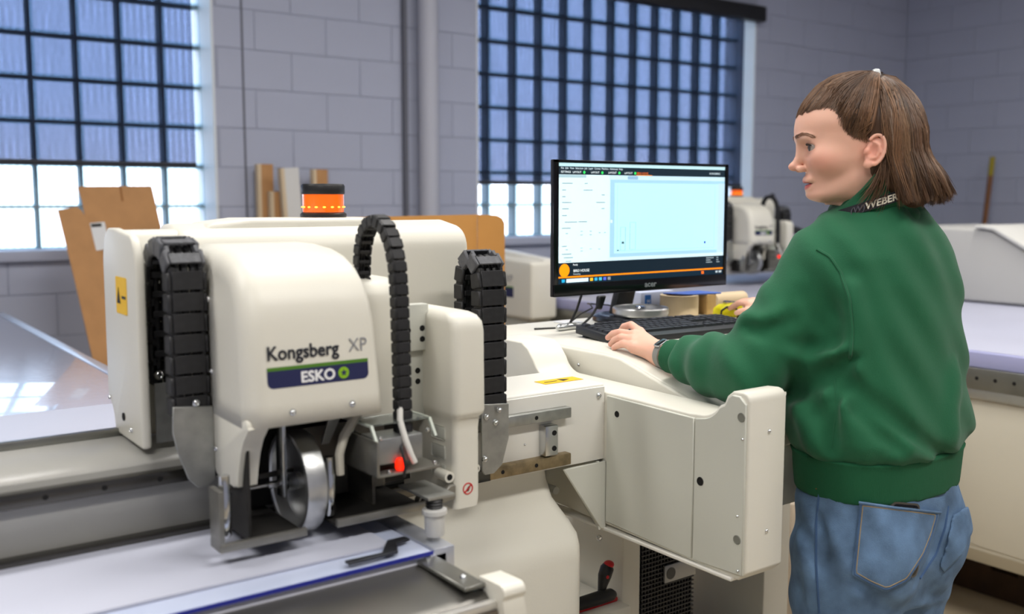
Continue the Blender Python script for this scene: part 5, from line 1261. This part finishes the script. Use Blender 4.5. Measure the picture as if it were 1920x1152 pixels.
HC = [np.array(lin(c)) for c in ('#463022', '#604530', '#795940', '#917154', '#33231a')]
def hcol(n): 
    w = rng.dirichlet((1.6, 2.2, 1.4, .45, .8), n); return (w[:, :, None]*np.array(HC)[None]).sum(1)
# brow
bp_ = []
for s in (1, -1):
    for i in range(170):
        a = rng.random(); q0 = V(.1150-.022*a**1.6, s*(.012+.034*a), .0300+.006*math.sin(a*2.4)-.004*a+rng.normal(0, .0012))
        q1 = q0+V(-.003-.004*a, s*.0045, .0012-.003*a); seg_ = np.stack([tw_(q0+(q1-q0)*t_) for t_ in np.linspace(0, 1, 5)])
        bp_.append(seg_)
bp_ = np.array(bp_); Q_ = bp_.reshape(-1, 3)
for _ in range(6): Q_ = Q_-grad(head, Q_)*np.clip(head(Q_)-.0008, -.004, .004)[:, None]
Q_ = Q_.reshape(bp_.shape)
for h_ in (0, 1): strands('eyebrow', Q_[170*h_:170*h_+170], np.full(170, .0005), hcol(170)*.5+np.array(lin('#94684f'))*.5, hd)
# hair volume
HLf = [-.02, .002, .012, .024, .041, .053, .066, .094, .128]; HLu = [-.2, .020, .024, .026, .044, .070, .081, .082, .066]
def hairline(p): return p[:, 2]-np.interp(p[:, 0]+.10*np.maximum(.045-np.abs(p[:, 1]), 0)*0, HLf, HLu)
BACK = [((-.022, .046), (.073, .074, .083)), ((-.045, .0), (.058, .075, .070)), ((-.070, -.045), (.055, .077, .056)), ((-.097, -.055), (.040, .066, .030))]
def hair(P):
    p = tl_(P); h_ = hairline(p); d = cran(p)-(-.006+.0130*sstep(h_, .0, .042)*(1-.45*sstep(p[:, 0], .05, .105)))
    b_ = None
    for (f, u), r in BACK:
        e = ell(p, (f, 0, u), r); b_ = e if b_ is None else smin(b_, e, .025)
    b_ = smax(b_, p[:, 0]+.018+.0*p[:, 2], .012)       # nothing in front of the ears
    d = smin(d, b_, .018)
    d = smin(d, ell(p, (-.024, 0, .1285), (.036, .013, .012)), .010)
    return smax(d, -.104-p[:, 2]-.010*np.sin(p[:, 1]*90), .008)
hr = sdfobj('hair', hair, HO+V(-.2, -.2, -.12), HO+V(.19, .19, .165), .0034, hairm, person, color=lambda v: np.repeat((HC[0]*.5+HC[1]*.35)[None], len(v), 0), relax=1)
EL = V(-.021, 0, .1420)
hsk = lambda P: np.minimum(hair(P), cran(tl_(P))-.0006)
def drop(paths, off):
    """pull strand points onto the hair surface plus an offset"""
    N, n, _ = paths.shape; Q = paths.reshape(-1, 3)
    for _ in range(3):
        d = hsk(Q)-off.reshape(-1); Q = Q-grad(hsk, Q)*np.clip(d, -.03, .03)[:, None]
    return Q.reshape(N, n, 3)
# swept-back top hair in locks: from the hairline to the elastic
def locks(G, cn, n, spread, name, rad, tips=1.0):
    """G: (C, n, 3) lock guides in head space; cn strands per lock gathered round each guide"""
    C_ = len(G); tone = hcol(C_)*rng.uniform(.55, 1.35, (C_, 1))
    prof_ = np.interp(np.linspace(0, 1, n), [0, .15, .6, 1], spread)[None, None, :, None]
    jit = rng.normal(0, 1, (C_, cn, 1, 3))+.35*np.cumsum(rng.normal(0, .35, (C_, cn, n, 3)), 2)
    P = G[:, None]+jit*prof_
    N = C_*cn; P = P.reshape(N, n, 3); off = np.repeat(np.repeat(rng.uniform(.0, .0040, C_), cn)+rng.uniform(0, .0016, N), n).reshape(N, n)*np.interp(np.linspace(0, 1, n), [0, .35, 1], [.1, 1, 1])[None]
    Wp = (HO+P.reshape(-1, 3) @ HR.T).reshape(N, n, 3); on = drop(Wp, off)
    k = np.interp(np.linspace(0, 1, n), [0, .66, 1], [1, 1, tips])[None, :, None]; Wp = on*k+Wp*(1-k)
    col = np.repeat(tone, cn, 0)*rng.uniform(.75, 1.3, (N, 1)); gl_ = rng.random(N) < .022; col[gl_] = np.array(lin('#8a7768'))
    return strands(name, Wp, rng.uniform(rad*.6, rad*1.25, N), col, hr)
C1, n1 = 110, 12
a = np.r_[np.linspace(0, 1, 70), rng.random(C1-70)]; side_ = np.where(np.arange(C1) % 3 == 2, -1, 1)
cf = np.interp(a, [0, .35, .6, .8, 1], [.118, .092, .050, .030, .004]); cu_ = np.interp(cf, HLf, HLu)+rng.normal(.001, .002, C1)
cl_ = side_*np.interp(a, [0, .2, .5, 1], [.004, .035, .060, .068])
st_ = np.stack([cf, cl_, cu_], 1); en = EL+np.stack([rng.normal(0, .004, C1), side_*np.abs(rng.normal(0, .005, C1)), rng.normal(-.003, .002, C1)], 1)
tt_ = np.linspace(0, 1, n1)[None, :, None]; ctl = (st_+en)/2*1.12+np.stack([.008*np.ones(C1), cl_*.35, np.full(C1, .006)], 1)
G = st_[:, None]*(1-tt_)**2+2*ctl[:, None]*tt_*(1-tt_)+en[:, None]*tt_**2
locks(G, 20, n1, [.0022, .0035, .003, .0012], 'swept_hair', .0010)
# falling hair: from the crown and behind the ears down to flicked ends
C2, n2 = 150, 16
phi = np.r_[np.linspace(-.25, 1, 100), rng.uniform(-1, 1, C2-125), rng.uniform(.86, 1.03, 25)]; sg_ = np.sign(phi+1e-6); ang_ = np.abs(phi)*1.5            # 0 = straight back, 1.5 = beside the ear
r0 = rng.random(C2)
top_ = np.stack([-.026-.022*r0*np.cos(ang_)+.012*np.sin(ang_)*r0, sg_*(.006+.040*r0*np.sin(ang_)), .142-.042*r0], 1)
en_u = -.104+np.abs(rng.normal(0, .010, C2))+.030*np.cos(ang_)*rng.random(C2)
en2 = np.stack([-.050-(.070+.022*rng.random(C2))*np.cos(ang_)+.005*np.sin(ang_), sg_*(.076+.010*rng.random(C2))*np.sin(ang_), en_u], 1)
c1 = top_*.40+en2*.60+np.stack([-.036*np.cos(ang_), sg_*.034*np.sin(ang_), .062*np.ones(C2)], 1)
tt_ = np.linspace(0, 1, n2)[None, :, None]
G = top_[:, None]*(1-tt_)**2+2*c1[:, None]*tt_*(1-tt_)+en2[:, None]*tt_**2
G = G+.003*np.sin(tt_*7+rng.uniform(0, 6, C2)[:, None, None])*np.array([1, .6, .2])
fl = np.interp(np.linspace(0, 1, n2), [0, .68, 1], [0, 0, 1])[None, :, None]**1.4*rng.uniform(.004, .034, C2)[:, None, None]
G = G+fl*np.stack([-1*np.cos(ang_)-.25, .55*sg_*np.sin(ang_), .25+.0*ang_], 1)[:, None]
locks(G, 22, n2, [.0025, .0045, .0045, .0022], 'falling_hair', .0011, .35)
# loose wisps beside the ear and on the collar
N3, n3 = 60, 12
s0 = np.stack([rng.uniform(-.035, -.018, N3), rng.uniform(.066, .078, N3), rng.uniform(-.03, .0, N3)], 1); e0 = s0+np.stack([rng.uniform(.005, .040, N3), rng.uniform(-.012, .004, N3), rng.uniform(-.085, -.055, N3)], 1)
tt_ = np.linspace(0, 1, n3)[None, :, None]; mm = (s0+e0)/2+np.stack([-.012*np.ones(N3), .012*np.ones(N3), np.zeros(N3)], 1)
pth = s0[:, None]*(1-tt_)**2+2*mm[:, None]*tt_*(1-tt_)+e0[:, None]*tt_**2
strands('wisps', (HO+pth.reshape(-1, 3) @ HR.T).reshape(N3, n3, 3), np.full(N3, .0006), hcol(N3), hr)
# hair elastic
eM = Matrix.Translation(Vector(tw_(V(-.021, .003, .1345))))
B().lathe([(.013, -.006), (.016, -.005), (.0172, 0), (.016, .005), (.013, .006), (.013, -.006)], n=24).build('hair_elastic', mat('clear_grey_elastic', '#b9bcbc', .3), hr, eM @ Vector(HR @ V(.97, 0, -.12)).to_track_quat('Z', 'Y').to_matrix().to_4x4())

# lanyard band round the collar with its lettering
ly = thing('lanyard', (1.61, 1.09, 1.41), 'black lanyard with pale lettering around the collar', 'lanyard')
LC, lr_ = V(1.609, 1.092, 1.4315), .0850
def lpos(a, h_, r=0.): 
    tilt_ = .029*math.cos(a-math.radians(-55)); return V(LC[0]+(lr_+r)*math.cos(a), LC[1]+(lr_+r)*math.sin(a), LC[2]+h_+tilt_)
bm = bmesh.new(); rows_ = []
for i in range(73):
    a = 2*PI*i/72; rows_.append([bm.verts.new(lpos(a, h_, r)) for h_, r in ((-.009, 0), (.009, -.004), (.009, -.002), (-.009, .002))])
for i in range(72):
    for k in range(4): bm.faces.new((rows_[i][k], rows_[i+1][k], rows_[i+1][(k+1) % 4], rows_[i][(k+1) % 4]))
B().add(bm).build('band', mat('black_woven_band', '#1b1a22', .7, bump=(400, .3)), ly)
def band_text(name, body, size, a0, m, off):
    cu = bpy.data.curves.new('t', 'FONT'); cu.body = body; cu.size = size; cu.extrude = .0003; cu.offset = off
    to = bpy.data.objects.new('t', cu); COL.objects.link(to); tme = bpy.data.meshes.new_from_object(to); bpy.data.objects.remove(to)
    for v in tme.vertices: v.co = Vector(lpos(a0+v.co.x/lr_, v.co.y-.0055, .0020-.22*(v.co.y-.0055)+v.co.z))
    tme.materials.clear(); tme.materials.append(m); return link(name, tme, ly)
band_text('lettering', 'WEBER', .0165, math.radians(206), mat('cream_print', '#d9d2c0', .6), .0004)
band_text('emblem', '(W)', .0150, math.radians(189), mat('grey_woven_emblem', '#57555e', .7), .0)

# ---------------------------------------------------------------- hands
def hand(name, W_, fingers, thumb, up, lo_, hi_, palm_r=.0135):
    W_ = V(*W_)
    def fn(P):
        d = None
        for F_ in fingers:
            pts = [V(*q_) for q_ in F_]; e = chainsdf(P, pts, [.0094, .0082, .0073, .0062][:len(pts)])
            d = e if d is None else smin(d, e, .0025)
        th = chainsdf(P, [V(*q_) for q_ in thumb], [.0125, .0098, .0085, .0072][:len(thumb)])
        d = smin(d, th, .003)
        pm = None
        for F_ in fingers:
            e = cap(P, W_+(V(*F_[0])-W_)*.12, V(*F_[0])-V(*up)*.004, .0165, palm_r*.82); pm = e if pm is None else smin(pm, e, .014)
        pm = smin(pm, cap(P, W_, V(*thumb[0])-V(*up)*.003, .016, .013), .014)
        d = smin(d, pm, .008)
        return smin(d, cap(P, W_-V(*FORE)*.0, W_-V(*FORE), .0225, .024), .02)
    return fn, lo_, hi_
k_ = 1.02
sc = lambda p: tuple(_C+(V(*p)-_C)*k_)
FI = [[(1.414, 1.497, 1.167), (1.428, 1.538, 1.176), (1.432, 1.565, 1.169), (1.434, 1.580, 1.154)], [(1.398, 1.495, 1.161), (1.398, 1.540, 1.162), (1.403, 1.567, 1.156), (1.404, 1.584, 1.145)],
      [(1.385, 1.485, 1.152), (1.385, 1.523, 1.154), (1.390, 1.548, 1.145), (1.391, 1.560, 1.135)], [(1.374, 1.471, 1.142), (1.375, 1.502, 1.144), (1.377, 1.521, 1.139), (1.377, 1.534, 1.132)]]
FI = [[sc(p) for p in f] for f in FI]; WH = sc((1.397, 1.412, 1.131)); TH = [sc(p) for p in ((1.420, 1.452, 1.134), (1.438, 1.492, 1.137), (1.442, 1.520, 1.135), (1.442, 1.540, 1.131))]
FORE = (V(*WH)-V(1.398, 1.30, 1.130)); FORE = tuple(FORE)
def handcol(tips, kn):
    def f(v):
        c = np.repeat((SK*.98)[None], len(v), 0)
        for t_ in tips: w = .6*np.exp(-((v-V(*t_))**2).sum(1)/.010**2); c = c*(1-w[:, None])+SKP*w[:, None]
        for t_ in kn: w = .4*np.exp(-((v-V(*t_))**2).sum(1)/.009**2); c = c*(1-w[:, None])+SKP*w[:, None]
        return c
    return f
fnL, _, _ = hand('left', WH, FI, TH, (-.1, 0, 1), 0, 0)
hl = sdfobj('left_hand', fnL, V(1.345, 1.27, 1.085), V(1.51, 1.66, 1.215), .0019, skin, person, color=handcol([f[-1] for f in FI], [f[1] for f in FI]+[f[0] for f in FI]), relax=1)
# nails
for f in FI:
    a, b_ = V(*f[2]), V(*f[3]); dr_ = (b_-a)/np.linalg.norm(b_-a); n_ = np.cross(np.cross(dr_, V(0, 0, 1)), dr_); n_ /= np.linalg.norm(n_)
    Mn = frame(Vector(b_-dr_*.001+n_*.0048), Vector(dr_), Vector(np.cross(n_, dr_)))
    B().ball((0, 0, 0), (.0052, .0042, .0014), seg=12).build('nail', mat('finger_nail', '#dca894', .25), hl, Mn)
# right hand on the mouse
RW = (2.035, 1.672, 1.152); FORE = tuple(V(*RW)-V(*(E_R+(W_R-E_R)*.7)))
FI2 = [[(2.030, 1.735, 1.168), (2.034, 1.772, 1.166), (2.036, 1.793, 1.156), (2.037, 1.808, 1.147)], [(2.050, 1.738, 1.172), (2.055, 1.778, 1.168), (2.058, 1.800, 1.158), (2.060, 1.815, 1.147)],
       [(2.068, 1.732, 1.166), (2.078, 1.768, 1.160), (2.083, 1.788, 1.150), (2.085, 1.800, 1.138)], [(2.083, 1.722, 1.156), (2.095, 1.750, 1.150), (2.101, 1.766, 1.140), (2.104, 1.776, 1.131)]]
TH2 = [(2.018, 1.700, 1.150), (2.012, 1.728, 1.150), (2.016, 1.752, 1.145), (2.020, 1.768, 1.140)]
fnR, _, _ = hand('right', RW, FI2, TH2, (0, 0, 1), 0, 0)
sdfobj('right_hand', fnR, V(1.93, 1.55, 1.11), V(2.13, 1.84, 1.20), .0026, skin, person, color=handcol([f[-1] for f in FI2], [f[1] for f in FI2]), relax=1)
# wrist band computer on the left wrist
wb_ = thing('wrist_watch', tuple(W_L), 'slim grey activity band with a black display on the left wrist', 'watch')
wc = V(*WH)-V(*tuple((V(*WH)-V(1.398, 1.30, 1.130))/np.linalg.norm(V(*WH)-V(1.398, 1.30, 1.130))))*.013
wx_ = Vector(V(*WH)-V(1.398, 1.30, 1.130)).normalized(); WM = frame(Vector(wc), Vector((wx_.y, -wx_.x, 0)), Vector((0, 0, 1)))   # z axis runs along the arm
B().lathe([(.0265, -.0085), (.0285, -.008), (.0285, .008), (.0265, .0085), (.0255, 0), (.0265, -.0085)], n=40).build('strap', mat('grey_strap', '#85857f', .5), wb_, WM)
dz = Matrix.Rotation(math.radians(-25), 4, 'Z')
B().prism(rrect(.026, .021, .005, 4), 'y', .0275, .0315, .001, 2).build('frame', mat('silver_frame', '#b9bcc0', .25, .8), wb_, WM @ Matrix.Rotation(math.radians(28), 4, 'Z'))
B().prism(rrect(.022, .017, .004, 4), 'y', .031, .0325, .0008, 2).build('display', gloss, wb_, WM @ Matrix.Rotation(math.radians(28), 4, 'Z'))
